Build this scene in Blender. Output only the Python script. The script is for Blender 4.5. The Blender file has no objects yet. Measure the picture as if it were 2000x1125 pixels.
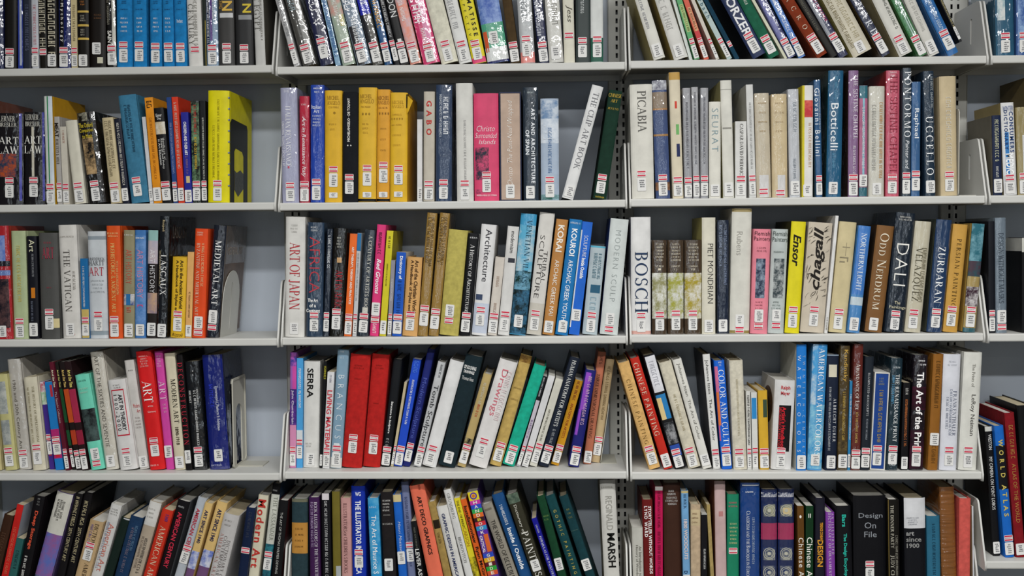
import bpy, bmesh, math, random
from mathutils import Matrix, Vector
random.seed(7)
sc = bpy.context.scene
COL = sc.collection

# ------------------------------------------------------------------ camera
FPX, CX, CZ, CD = 2138.994, 0.71551, 1.55, 2.84452
YAW, PITCH, ROLL = 0.03653, -0.04747, -0.0088
_cy, _sy = math.cos(YAW), math.sin(YAW)
FW = Vector((-_sy*math.cos(PITCH), _cy*math.cos(PITCH), math.sin(PITCH)))
_r = Vector((_cy, _sy, 0)); _u = _r.cross(FW)
RT = _r*math.cos(ROLL) + _u*math.sin(ROLL); UP = _u*math.cos(ROLL) - _r*math.sin(ROLL)
EYE = Vector((CX, -CD, CZ))
cam_d = bpy.data.cameras.new('camera'); cam_d.sensor_width = 36.0; cam_d.lens = FPX/2000*36
cam = bpy.data.objects.new('camera', cam_d); COL.objects.link(cam)
cam.matrix_world = Matrix(((RT.x, UP.x, -FW.x, EYE.x), (RT.y, UP.y, -FW.y, EYE.y), (RT.z, UP.z, -FW.z, EYE.z), (0, 0, 0, 1)))
sc.camera = cam
# ------------------------------------------------------------------ world, lamps, exposure
wd = bpy.data.worlds.new('world'); sc.world = wd; wd.use_nodes = True
wd.node_tree.nodes['Background'].inputs[0].default_value = (0.85, 0.93, 1.0, 1)
wd.node_tree.nodes['Background'].inputs[1].default_value = 0.02
def lamp(name, x, y, z, sx, sy, power, col=(1.0, 1.0, 0.985)):
    l = bpy.data.lights.new(name, 'AREA'); l.shape = 'RECTANGLE'; l.size = sx; l.size_y = sy; l.energy = power; l.color = col
    o = bpy.data.objects.new(name, l); o.location = (x, y, z); COL.objects.link(o)
    return o
# three rows of ceiling strips run parallel to the shelves
lamp('ceiling_lamp', 1.20, -2.1, 3.06, 3.4, .20, 98)
lamp('ceiling_lamp', 1.12, -3.6, 3.06, 3.8, .20, 140)
lamp('ceiling_lamp', 1.00, -6.4, 3.06, 5.0, .20, 14)
# added slit lights in the unseen wall, shaped to streak the plastic covers
SLITX = (-2.4, -1.2, 0., 1.2, 2.4, 3.6)
for wx in SLITX: lamp('window_daylight', wx, -7.48, 1.6, .07, 2.5, 4.2, (.80, .90, 1.0)).rotation_euler = (math.radians(90), 0, 0)
sc.view_settings.view_transform = 'Standard'; sc.view_settings.look = 'None'
sc.view_settings.exposure = 0.07; sc.view_settings.gamma = 1.0; sc.view_settings.use_curve_mapping = False

# ------------------------------------------------------------------ helpers
def lin(h, g=1.0):
    v = [int(h[i:i+2], 16)/255 for i in (1, 3, 5)]
    if min(v) > .58:                                   # papers are nearly neutral under these lamps
        y = sum(v)/3; v = [c+(y-c)*.4 for c in v]
    return tuple(min(.92, g*(c/12.92 if c <= .04045 else ((c+.055)/1.055)**2.4)) for c in v)
MATS = {}
def node(nt, t, **k):
    n = nt.nodes.new(t)
    for a, v in k.items(): setattr(n, a, v)
    return n
def mat(h, f='s', g=1.0):
    key = (h, f, g)
    if key in MATS: return MATS[key]
    m = bpy.data.materials.new('paint'); m.use_nodes = True; nt = m.node_tree; p = nt.nodes['Principled BSDF']; L = nt.links
    p.inputs['Specular IOR Level'].default_value = .2
    if h.startswith('pic:'):
        _, a, b, s = h.split(':'); s = float(s)
        tc = node(nt, 'ShaderNodeTexCoord'); n = node(nt, 'ShaderNodeTexNoise'); n.inputs['Scale'].default_value = s; n.inputs['Detail'].default_value = 4
        n.inputs['Roughness'].default_value = .7
        r = node(nt, 'ShaderNodeValToRGB'); e = r.color_ramp.elements
        e[0].position = .40; e[0].color = lin(a, g)+(1,); e[1].position = .62; e[1].color = lin(b, g)+(1,)
        L.new(tc.outputs['Object'], n.inputs['Vector']); L.new(n.outputs['Fac'], r.inputs['Fac']); L.new(r.outputs['Color'], p.inputs['Base Color'])
        p.inputs['Roughness'].default_value = .35
    elif f == 'i':                                   # printing ink
        p.inputs['Base Color'].default_value = lin(h, g)+(1,); p.inputs['Roughness'].default_value = .55
    else:
        c = lin(h, g)
        tc = node(nt, 'ShaderNodeTexCoord'); n = node(nt, 'ShaderNodeTexNoise'); n.inputs['Scale'].default_value = {'c': 90, 'st': 6}.get(f, 35); n.inputs['Detail'].default_value = 5
        r = node(nt, 'ShaderNodeValToRGB'); e = r.color_ramp.elements; d = {'c': .16, 'st': .04}.get(f, .09)
        e[0].position = .3; e[0].color = tuple(x*(1-d) for x in c)+(1,); e[1].position = .7; e[1].color = tuple(min(.95, x*(1+d)) for x in c)+(1,)
        L.new(tc.outputs['Object'], n.inputs['Vector']); L.new(n.outputs['Fac'], r.inputs['Fac']); L.new(r.outputs['Color'], p.inputs['Base Color'])
        p.inputs['Roughness'].default_value = {'c': .85, 'm': .28, 'st': .42, 'pg': .9}.get(f, .45)
        if f in ('m', 'c', 'rp', 'pg'):
            mp = node(nt, 'ShaderNodeMapping'); n2 = node(nt, 'ShaderNodeTexNoise'); bp = node(nt, 'ShaderNodeBump')
            mp.inputs['Scale'].default_value = {'m': (55, 25, 24), 'c': (900, 900, 900), 'rp': (8, 8, 90), 'pg': (1500, 6, 6)}[f]
            n2.inputs['Scale'].default_value = 1.0; n2.inputs['Detail'].default_value = 2
            bp.inputs['Strength'].default_value = {'m': .75, 'c': .3, 'rp': .6, 'pg': .5}[f]; bp.inputs['Distance'].default_value = .007 if f in ('m', 'rp') else .0004
            L.new(tc.outputs['Object'], mp.inputs['Vector']); L.new(mp.outputs['Vector'], n2.inputs['Vector']); L.new(n2.outputs['Fac'], bp.inputs['Height'])
            if f != 'm': L.new(bp.outputs['Normal'], p.inputs['Normal'])
            if f in ('m', 'rp'):
                p.inputs['Coat Weight'].default_value = 1.; p.inputs['Coat IOR'].default_value = 2.0; p.inputs['Coat Roughness'].default_value = .09
                L.new(bp.outputs['Normal'], p.inputs['Coat Normal'])
    MATS[key] = m
    return m
def mesh(name, v, f, mats, mi=None, smooth=False):
    me = bpy.data.meshes.new(name); me.from_pydata(v, [], f)
    for m in mats: me.materials.append(m)
    if mi: me.polygons.foreach_set('material_index', mi)
    if smooth: me.polygons.foreach_set('use_smooth', [True]*len(f))
    me.update()
    return me
def link(name, me, parent=None):
    o = bpy.data.objects.new(name, me); COL.objects.link(o)
    if parent: o.parent = parent
    return o
def empty(name, loc, label, cat, group=None, ry=0.):
    o = bpy.data.objects.new(name, None); COL.objects.link(o); o.location = loc; o.rotation_euler = (0, ry, 0); o.empty_display_size = .02
    o['label'] = label; o['category'] = cat
    if group: o['group'] = group
    return o
def box_vf(x0, x1, y0, y1, z0, z1):
    v = [(x, y, z) for z in (z0, z1) for y in (y0, y1) for x in (x0, x1)]
    return v, [(0, 2, 3, 1), (4, 5, 7, 6), (0, 1, 5, 4), (2, 6, 7, 3), (0, 4, 6, 2), (1, 3, 7, 5)]
def box(name, b, m, parent=None):
    v, f = box_vf(*b); return link(name, mesh(name, v, f, [m]), parent)
def extrude_x(name, prof, x0, x1, m, parent=None):     # prof: (y, z) outline, run along x
    n = len(prof); v = [(x0, y, z) for y, z in prof]+[(x1, y, z) for y, z in prof]
    f = [(i, (i+1) % n, n+(i+1) % n, n+i) for i in range(n)]+[tuple(range(n))[::-1], tuple(range(n, 2*n))]
    return link(name, mesh(name, v, f, [m]), parent)
PENDING = []                                            # filled outlines and lettering, evaluated together once
def outline(name, loops, thick, m, parent, fn):         # flat sheet with holes; fn maps (a, b, c) to local xyz
    cu = bpy.data.curves.new(name, 'CURVE'); cu.dimensions = '2D'; cu.fill_mode = 'BOTH'; cu.extrude = thick/2
    for lp in loops:
        s = cu.splines.new('POLY'); s.points.add(len(lp)-1); s.use_cyclic_u = True
        for p, q in zip(s.points, lp): p.co = (q[0], q[1], 0, 1)
    o = bpy.data.objects.new(name, cu); COL.objects.link(o)
    PENDING.append((o, name, m, parent, fn, None))
def words(name, txt, flags, m, parent, fit, asp=None):            # fit: maps unit-square (a, b) to local xyz
    cu = bpy.data.curves.new(name, 'FONT'); cu.body = txt; cu.size = 1; cu.resolution_u = 2
    if 'b' in flags: cu.offset = .022
    if 't' in flags: cu.offset = -.014
    if 'i' in flags: cu.shear = .28
    if asp and len(txt) > 1:
        nat = sum(.36 if c in ' .·Iijl' else (.66 if c.isupper() else .56) for c in txt)/.74
        if asp > nat*1.12: cu.space_character = min(3., 1+(asp/nat-1)*1.15)
    o = bpy.data.objects.new(name, cu); COL.objects.link(o)
    PENDING.append((o, name, m, parent, None, fit))
def flush():
    bpy.context.view_layer.update(); dg = bpy.context.evaluated_depsgraph_get()
    for o, name, m, parent, fn, fit in PENDING:
        me = bpy.data.meshes.new_from_object(o.evaluated_get(dg)); me.name = name
        if len(me.vertices):
            if fit:
                xs = [v.co.x for v in me.vertices]; ys = [v.co.y for v in me.vertices]; a0, a1, b0, b1 = min(xs), max(xs), min(ys), max(ys)
                for v in me.vertices: v.co = fit((v.co.x-a0)/max(1e-6, a1-a0), (v.co.y-b0)/max(1e-6, b1-b0))
            else:
                for v in me.vertices: v.co = fn(*v.co)
            me.materials.clear(); me.materials.append(m); me.polygons.foreach_set('material_index', [0]*len(me.polygons)); me.update()
            link(name, me, parent)
        cu = o.data; bpy.data.objects.remove(o); bpy.data.curves.remove(cu)
    PENDING.clear()
def rrect(a0, a1, b0, b1, r, n=5):
    out = []
    for cx, cy, s in ((a1-r, b0+r, -90), (a1-r, b1-r, 0), (a0+r, b1-r, 90), (a0+r, b0+r, 180)):
        for i in range(n+1):
            t = math.radians(s+90*i/n); out.append((cx+r*math.cos(t), cy+r*math.sin(t)))
    return out
def unproject(px, py, Y):
    d = FW + RT*((px-1000)/FPX) - UP*((py-562.5)/FPX)
    return EYE + d*((Y-EYE.y)/d.y)

# ------------------------------------------------------------------ room
BAYW = .914; SHELF_D = .2235; BACK = .245
cream = mat('#c9c8c0', 'st'); creamd = mat('#c4c3b8', 'st'); bluegrey = mat('#b0bdcf', 'st')
def structure(o): o['kind'] = 'structure'; return o
structure(box('floor', (-4, 6, -7.62, .6, -.05, 0), mat('#4a463f', 'c')))
structure(box('ceiling', (-4, 6, -7.62, .6, 3.1, 3.15), mat('#b4b4ae', 'st')))
WALLM = mat('#8c8c86', 'st')
wf = structure(box('wall_front', (-4, 6, -7.62, -7.5, 0, .35), WALLM))
for a, c, z0, z1 in [(-4, 6, 2.85, 3.1)]+[(p, q, .35, 2.85) for p, q in zip((-4,)+tuple(x+.06 for x in SLITX), tuple(x-.06 for x in SLITX)+(6,))]:
    box('wall_section', (a, c, -7.62, -7.5, z0, z1), WALLM, wf)
for i, wx in enumerate(SLITX): structure(box('window_%d' % (i+1), (wx-.06, wx+.06, -7.60, -7.58, .35, 2.85), mat('#c8d4e0', 's')))  # panes made up to go with the added slit lights
structure(box('wall_back', (-4, 6, .5, .6, 0, 3.1), mat('#9c9c94', 'st')))

# ------------------------------------------------------------------ shelving frame
frame = empty('shelving_frame', (.914, 0, 0), 'cream steel shelving frame with slotted uprights and blue-grey back panels', 'shelving')
def fr(x0, x1, y0, y1, z0, z1, name, m): return box(name, (x0-.914, x1-.914, y0, y1, z0, z1), m, frame)
TOPZ = 2.40
for k in range(-1, 3):
    fr(k*BAYW+.001, (k+1)*BAYW-.001, BACK, BACK+.004, .12, TOPZ, 'back_panel', bluegrey)
    fr(k*BAYW+.004, (k+1)*BAYW-.004, -.01, BACK, .0, .10, 'base_plinth', creamd)
for k in range(-1, 4):
    X = k*BAYW-.004; lo, hi = -.034, .034
    vv, ff = [], []
    def sheet(a, c, z0, z1):
        v, f = box_vf(X-.914+a, X-.914+c, BACK-.018, BACK-.016, z0, z1); n = len(vv); vv.extend(v); ff.extend(tuple(q+n for q in p) for p in f)
    for a, c in ((lo, -.0135), (-.0075, .0045), (.0105, hi)): sheet(a, c, .1, TOPZ)
    z = .16; sheet(-.0135, -.0075, .1, z); sheet(.0045, .0105, .1, z)
    while z < TOPZ:
        for a in (-.0135, .0045): sheet(a, a+.006, z+.0135, min(TOPZ, z+.0238))
        z += .0238
    link('upright_post', mesh('upright_post', vv, ff, [creamd]), frame)
    fr(X-.033, X+.033, BACK-.004, BACK-.001, .1, TOPZ, 'post_backing', mat('#1c1c1e', 'st'))  # near-black sheet added behind the slots, painting the shade inside them
    for s in (-1, 1): fr(X+s*.034-.001, X+s*.034+.001, BACK-.018, BACK, .1, TOPZ, 'post_flange', creamd)

# ------------------------------------------------------------------ shelves with end brackets
DZ = CZ-1.5
SZ = {1: 1.94684+DZ, 2: 1.59266+DZ, 3: 1.23833+DZ, 4: .88084+DZ, 5: .5252+DZ, 6: .1700+DZ, 0: 2.3015+DZ}
ADJ = {(1, 'L'): .0030, (1, 'C'): -.0022, (2, 'L'): .001, (2, 'C'): -.0012, (3, 'L'): -.0014, (3, 'R'): .0018, (4, 'L'): -.0018, (4, 'C'): .002}
BX = {'L': -1, 'C': 0, 'R': 1, 'F': 2}
ROWN = {0: 'uppermost', 1: 'top', 2: 'second', 3: 'third', 4: 'fourth', 5: 'fifth', 6: 'lowest'}; BAYN = {'L': 'left', 'C': 'middle', 'R': 'right', 'F': 'far right'}
def shelf_z(r, b):
    if (r, b) == (4, 'F'): return unproject(1965, 1096.5, 0).z
    return SZ[r]+ADJ.get((r, b), 0.)
def bracket(name, parent, x, side):
    prof = [(-.004, -.024), (.004, -.024), (.10, -.020), (SHELF_D, -.020), (SHELF_D, .150), (.062, .150), (.052, .147), (.047, .139), (.0, .004), (-.004, -.006)]
    hole = rrect(.098, .110, .045, .112, .0058)
    outline(name, [prof, hole[::-1]], .0046, cream, parent, lambda a, b, c: Vector((x+c, a, b)))
for (r, b) in [(r, b) for r in range(0, 7) for b in 'LCRF' if not (b == 'F' and r == 5)]:
    x0 = BX[b]*BAYW+.0026; x1 = x0+BAYW-.0052; z = shelf_z(r, b); xm = (x0+x1)/2
    lab = 'cream steel shelf, %s of the %s bay' % (ROWN[r], BAYN[b])
    if r == 0: lab = 'cream steel canopy shelf above the %s bay' % BAYN[b]
    if (r, b) == (4, 'F'): lab = 'cream steel shelf, lower one in the far right bay'
    s = empty('library_shelf', (xm, 0, z), lab, 'shelf', 'cream steel shelves of the bookcase')
    h = (x1-x0)/2
    prof = [(.0, -.017), (.0012, -.0195), (.004, -.020), (.016, -.020), (.016, -.018), (.004, -.016), (.004, -.003), (SHELF_D-.004, -.003), (SHELF_D-.004, -.018), (SHELF_D, -.018), (SHELF_D, 0), (.003, 0), (.0008, -.001), (.0, -.0035)]
    extrude_x('shelf_board', prof, -h+.0047, h-.0047, cream, s)
    if r > 0:
        bracket('end_bracket', s, -h+.0023, -1); bracket('end_bracket', s, h-.0023, 1)
# ------------------------------------------------------------------ Roman capitals drawn from thick and thin strokes (cap height 1)
TK, TN, SF, ST = .15, .05, .085, .042
def _bar(q, x0, x1, y0, y1): q.append([(x0, y0), (x1, y0), (x1, y1), (x0, y1)])
def _stem(q, x, y0=0., y1=1., w=TK, s0=1, s1=1):
    _bar(q, x-w/2, x+w/2, y0, y1)
    if s0: _bar(q, x-w/2-SF, x+w/2+SF, y0, y0+ST)
    if s1: _bar(q, x-w/2-SF, x+w/2+SF, y1-ST, y1)
def _diag(q, x0, y0, x1, y1, w): q.append([(x0-w/2, y0), (x0+w/2, y0), (x1+w/2, y1), (x1-w/2, y1)])
def _foot(q, x, y): _bar(q, x-.12, x+.12, y, y+ST)
def _arc(q, cx, cy, rx, ry, a0, a1, tk=TK, tn=TN, n=14):
    for i in range(n):
        c = []
        for a in (a0+(a1-a0)*i/n, a0+(a1-a0)*(i+1)/n):
            t = math.radians(a); c.append(((cx+rx*math.cos(t), cy+ry*math.sin(t)), (cx+(rx-tk)*math.cos(t), cy+(ry-tn)*math.sin(t))))
        q.append([c[0][0], c[1][0], c[1][1], c[0][1]])
def glyph(ch):
    q = []; w = .7
    if ch == 'A': _diag(q, .08, 0, .45, 1, TN); _diag(q, .80, 0, .43, 1, TK); _bar(q, .2, .66, .32, .32+TN); _foot(q, .08, 0); _foot(q, .80, 0); w = .92
    elif ch == 'B': _stem(q, .14, s0=0, s1=0); _bar(q, 0, .35, 1-ST, 1); _bar(q, 0, .35, 0, ST); _bar(q, .2, .35, .5, .5+TN); _arc(q, .32, .76, .30, .24, -90, 90); _arc(q, .32, .265, .36, .265, -90, 90); w = .7
    elif ch == 'C': _arc(q, .48, .5, .48, .51, 42, 318); _bar(q, .80, .84, .68, 1.); _bar(q, .80, .84, 0, .3); w = .86
    elif ch == 'D': _stem(q, .14, s0=0, s1=0); _bar(q, 0, .38, 1-ST, 1); _bar(q, 0, .38, 0, ST); _arc(q, .34, .5, .50, .5, -90, 90); w = .88
    elif ch in 'EF':
        _stem(q, .14); _bar(q, .1, .60, 1-TN, 1); _bar(q, .56, .60, .76, 1); _bar(q, .2, .48, .49, .49+TN); _bar(q, .44, .48, .40, .64); w = .66
        if ch == 'E': _bar(q, .1, .63, 0, TN); _bar(q, .59, .63, 0, .26)
    elif ch == 'G': _arc(q, .48, .5, .48, .51, 42, 322); _bar(q, .80, .84, .68, 1.); _stem(q, .82, .02, .44, TK, 0, 1); w = .98
    elif ch == 'H': _stem(q, .14); _stem(q, .76); _bar(q, .14, .76, .49, .49+TN); w = .92
    elif ch == 'I': _stem(q, .15); w = .32
    elif ch == 'J': _stem(q, .26, .1, 1, TK, 0, 1); _arc(q, .13, .1, .20, .2, 200, 360); w = .44
    elif ch == 'K': _stem(q, .14); _diag(q, .22, .42, .72, 1, TN); _diag(q, .76, 0, .36, .58, TK); _foot(q, .72, .96); _foot(q, .78, 0); w = .9
    elif ch == 'L': _stem(q, .14); _bar(q, .1, .62, 0, TN); _bar(q, .58, .62, 0, .28); w = .66
    elif ch == 'M': _stem(q, .12, w=TN); _stem(q, .98); _diag(q, .56, 0, .16, 1, TK); _diag(q, .56, 0, .94, 1, TN); w = 1.12
    elif ch == 'N': _stem(q, .12, w=TN); _stem(q, .80, w=TN); _diag(q, .76, 0, .16, 1, TK); w = .92
    elif ch == 'O': _arc(q, .5, .5, .5, .51, 0, 360, n=26); w = 1.
    elif ch == 'P': _stem(q, .14); _bar(q, .1, .34, 1-ST, 1); _bar(q, .2, .34, .46, .46+TN); _arc(q, .32, .73, .32, .27, -90, 90); w = .66
    elif ch == 'Q': _arc(q, .5, .5, .5, .51, 0, 360, n=26); _diag(q, .88, -.2, .5, .12, .12); w = 1.
    elif ch == 'R': _stem(q, .14); _bar(q, .1, .34, 1-ST, 1); _bar(q, .2, .34, .48, .48+TN); _arc(q, .32, .74, .31, .26, -90, 90); _diag(q, .74, 0, .36, .5, TK); _foot(q, .78, 0); w = .84
    elif ch == 'S': _arc(q, .31, .745, .27, .265, 30, 270, .12); _arc(q, .31, .27, .31, .28, 90, -150, .14); _bar(q, .52, .56, .74, .98); _bar(q, .02, .06, .04, .28); w = .62
    elif ch == 'T': _stem(q, .38, s1=0); _bar(q, .0, .76, 1-TN, 1); _bar(q, .0, .04, .76, 1); _bar(q, .72, .76, .76, 1); w = .78
    elif ch == 'U': _stem(q, .14, .3, 1, TK, 0, 1); _stem(q, .76, .3, 1, TN, 0, 1); _arc(q, .425, .32, .36, .33, 180, 360); w = .9
    elif ch == 'V': _diag(q, .44, 0, .10, 1, TK); _diag(q, .44, 0, .78, 1, TN); _foot(q, .10, 1-ST); _foot(q, .78, 1-ST); w = .88
    elif ch == 'W': _diag(q, .36, 0, .10, 1, TK); _diag(q, .36, 0, .60, 1, TN); _diag(q, .84, 0, .58, 1, TK); _diag(q, .84, 0, 1.10, 1, TN); _foot(q, .10, 1-ST); _foot(q, 1.1, 1-ST); w = 1.2
    elif ch == 'X': _diag(q, .76, 0, .12, 1, TK); _diag(q, .10, 0, .74, 1, TN); [_foot(q, a, b) for a in (.11, .75) for b in (0, 1-ST)]; w = .88
    elif ch == 'Y': _stem(q, .42, 0, .5, TK, 1, 0); _diag(q, .42, .42, .10, 1, TK); _diag(q, .42, .42, .74, 1, TN); _foot(q, .10, 1-ST); _foot(q, .76, 1-ST); w = .86
    elif ch == 'Z': _bar(q, .02, .66, 1-TN, 1); _bar(q, .02, .68, 0, TN); _diag(q, .1, 0, .6, 1, TK); _bar(q, .02, .06, .76, 1); _bar(q, .64, .68, 0, .26); w = .72
    elif ch == '-': _bar(q, .0, .3, .4, .4+TN); w = .34
    elif ch == '&': _arc(q, .3, .78, .2, .22, 0, 360, .09); _arc(q, .32, .27, .32, .28, 30, 330, .12); _diag(q, .8, 0, .2, .7, .13); w = .82
    elif ch == '·': _bar(q, .0, .12, .42, .56); w = .2
    else: w = .34
    return q, w
def capitals(name, txt, small, length, height, place, m, parent, hmax=None):
    items = []; x = 0.
    for ch in txt:
        s = 1. if (not small or ch.isupper()) else .76
        q, w = glyph(ch.upper()); items.append((q, x, s)); x += w*s+(.0 if ch == ' ' else .09)
    nat = x-.09; gap = 0.; k = 1.
    h0 = height
    if hmax and length/height > nat*1.12: height = max(height, min(hmax, length/(nat*1.08)))
    off = (h0-height)/2
    tgt = length/height
    if tgt > nat and len(txt) > 1: gap = (tgt-nat)/(len(txt)-1)
    else: k = tgt/nat
    v, f = [], []
    for i, (q, x, s) in enumerate(items):
        for poly in q:
            n = len(v)
            for a, b in poly: v.append(place((x+a*s+i*gap)*k*height, off+b*s*height))
            f.append(tuple(range(n, n+len(poly))))
    link(name, mesh(name, v, f, [m]), parent)
SERIF = set('''TEENTH CENTURY|ANCIENT EGYPT|DELACROIX|LEONARD|ITALIAN RENAISSANCE|MICHEL|ANGELO|THE CLIP ART BOOK|CHINESE|JENYNS|PICABIA|CASPAR DAVID FRIEDRICH|THE SISTINE CHAPEL|PONTORMO|UCCELLO|ART LAW|LERNER|BRESLER|ART|LAW
THE VATICAN|FREDERICK|HARTT|PREHISTORIC & ANCIENT ART|LASCAUX|BYZANTINE AND MEDIEVAL ART|MEDIEVAL ART|ART OF JAPAN|A CENTURY OF ARTISTS BOOKS|VENETIAN VILLAS|BOSCH|NORTHERN LIGHT|Odd Nerdrum|VELAZQUEZ|ZURBARAN|PERSIAN PAINTING|THE HISTORY OF IMPRESSIONISM
MODERN ART|DECONSTRUCTION|THREE DIMENSIONAL DRAWING|CHINESE PAINTING|AMERICAN WATERCOLORS|ALBRECHT DURER|Abundance of Life|THE RENAISSANCE PRINT|FRANKENTHALER|DICTIONARY OF AMER|DICTIONARY OF|CONTEMPORARY|AMERICAN ARTI|THE LASSANDER|GRUNDBERG|BRODOVITCH|PAINTERS|FORMULAS FOR PAINTERS
AN ILLUSTRATED|DICTIONARY OF ORNAMENT|THE DINNER PARTY|JUDY CHI|Classicism and the Baroque in Europ|COLOR AND CULTU|HUMAN ANATOMY FOR ARTISTS|A History of Architecture|DURER|COMPLETE|ENGRAVINGS|ETCHINGS AND|WOODCUTS|BEWICK|II|BOOK ILLUSTRATORS of the Twentieth|ILLUSTRATORS of CHILDREN'S BOOKS|ART IN AFRICA|ILLUMINATED MANUSCRIPTS|DESIGN WITHOUT MASKS'''.replace('\n', '|').split('|'))
SMALL = {'Odd Nerdrum', 'Abundance of Life', 'Classicism and the Baroque in Europ', 'A History of Architecture', "ILLUSTRATORS of CHILDREN'S BOOKS"}
THIN = {'AFRICA', 'BRANCUSI', 'MODERN SCULP', 'SEURAT', 'TWENTIETH-CENTURY', 'WATERCOLORS', 'U V A', 'TRIBAL', 'SCULPTURE', 'Christo', 'Surrounded', 'Islands', 'Christo  The Pont-Neuf Wrapped', 'ART OF THE SIXTIES AND SEVENTIE', 'ART HISTORY', 'Henri Matisse Jazz', 'DALI', 'PIET MONDRIAN'}
TRACKED = {'GABO', 'SEURAT', 'BRANCUSI', 'MODERN SCULP', 'WATERCOLORS', 'TWENTIETH-CENTURY', 'U V A', 'DELACROIX', 'DALI', 'CHINESE PAINTING', 'GOTHIC PAINTING', 'PERSIAN PAINTING', 'RETROSPECTIVE', 'WORLD', 'ATLAS', 'ART OF JAPAN', 'GRUNDBERG', 'BRODOVITCH', 'MODERN SCULP'}
# Book records, measured on the photograph.  B(x0, x1, xt, yt, colour, description, ...)
#   x0,x1: spine edges near its foot, xt: spine's outer edge near its head, yt: top of the spine
# text: t=[(words, colour, y0, y1, u, s, flags)]   scribble ('S',..) and lines ('L',..) where print is too small to read
ROWS = {}
def bay(r, b): ROWS[(r, b)] = CUR[:]; CUR.clear()
CUR = []
def B(x0, x1, xt, yt, c, d, **k): CUR.append((x0, x1, xt, yt, c, d, k))
W_ = '#dcdad4'; K_ = '#16161a'; G_ = '#c8a850'; R_ = '#b02028'; N_ = '#1a2444'

# ---------------------------------------------------------------- top shelf, left bay
B(-16,8,-18,-60,'#18204a','navy book with pale lettering',f='m',t=[('S','#b8b8c8',20,90)])
B(9,34,9,-40,'#14120f','plain black book with a yellowed label',l='b')
B(35,45,34,-70,'#2b3f9a','shiny blue and white thin book',f='m',l='n',b=[(-70,128,'#a8b4d0',.35,.8)])  # pale strip is the gloss highlight, put into the colour
B(46,62,45,-55,'#262b3a','slate grey book with dark spine',l='n',t=[('S','#5a6078',10,100)])
B(63,77,61,-65,'#b9bcc6','pale lilac grey book',l='b',t=[('S','#c88890',10,90)])
B(78,93,75,-80,'#17140f','black book with crowded cream lettering',l='s',t=[('S','#c9bc98',-60,102,.5,.8)])
B(94,113,92,-80,'#17140f','wider black book with crowded cream lettering',l='c',t=[('S','#c9bc98',-60,108,.5,.75)])
B(114,139,113,-75,'#101c5c','blue book with white title on black strip',f='m',b=[(-75,128,'#0c0c12',.12,.46)],t=[('Classical Mythology','#e0dccc',-72,82,.3,.22,'b')])
B(140,152,138,-60,'#c9b98e','beige thin book',k='p',t=[('S','#8a7a58',10,80)])
B(153,175,151,-50,'#14110e','black book ruled with gold bands',l='c',b=[(21,25,G_),(48,52,G_),(74,78,G_)],t=[('L','#c07838',2,11,2,.25,.8),('L','#b8b098',30,42,3,.25,.8),('L','#b8b098',57,70,3,.25,.8)])
B(176,209,175,-60,'#15100d','thick black book with a high white label',l='c',lo=22,t=[('L','#6a4a30',28,38,2,.3,.8)],b=[(112,124,'#cfc8a4',.5,.85)])
B(210,228,206,-55,'#131212','black book lettered SAINTS',f='m',b=[(-55,128,'#cfcbb8',.62,1.)],t=[('SAINTS','#e6e2d6',60,96,.32,.45,'b'),('S','#8a8678',-20,50,.2,.25)],l='b')
for i,(a,b_,c_) in enumerate(((229,260,228),(261,287,260),(294,318,293),(319,341,317),(343,367,341))):
    B(a,b_,c_,-60,'#1b78b4',['first matching blue volume with title in white','second matching blue volume with title in white','third matching blue volume, its label lower','fourth matching blue volume with title in white','blue volume reading Index, last of its set'][i],k='h',f='c',l='b',lo=6 if i!=2 else 2,
      t=[('L','#0e3a68',2,8,2,.3,.7),('L','#0e3a68',18,20,1,.25,.75)]+([('H','Index','#dfe8ee',38,45,.25,.75)] if i==4 else [('L','#d8e4ec',34,64,4,.25,.8)]))
B(368,397,363,-70,'#d3cfc6','white book with grey Roman capitals',t=[('TEENTH CENTURY','#6a6862',-66,88,.28,.3),('S','#96938c',-60,92,.6,.25)],l='s')
B(398,404,394,-60,'#16201a','very thin green black book',l='n',b=[(40,128,'#b09a40',.7,.9)])
B(405,427,401,-62,'#8aa0b8','blue book with purple stripe and dotted edge',f='m',b=[(-60,80,'#5a3a80',.35,.55),(-60,88,'#1c2448',.05,.3)],t=[('S','#dcdce4',-50,85,.17,.16),('S','#e8e8ee',-50,40,.66,.2)])
B(429,459,427,-75,'#3c3b3a','dark grey book with gold letters and white block',b=[(26,35,'#c8c8c8',.1,.95)],t=[('AN','#d8b050',-22,22,.6,.5,'b'),('S','#b88a3a',-60,20,.2,.2)])
B(462,497,460,-75,'#2b2b2c','charcoal book with gold letters and grey block',b=[(30,39,'#8c8e90',.2,.95)],t=[('AN','#d8c040',-18,26,.7,.4,'b')])
B(499,519,494,-70,'#bdbcb6','pale grey book lettered ANCIENT EGYPT',side='#55524a',t=[('ANCIENT EGYPT','#6e6c66',-66,60,.35,.35),('S','#98958e',-50,80,.75,.2)],l='n')
bay(1,'L')
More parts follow.
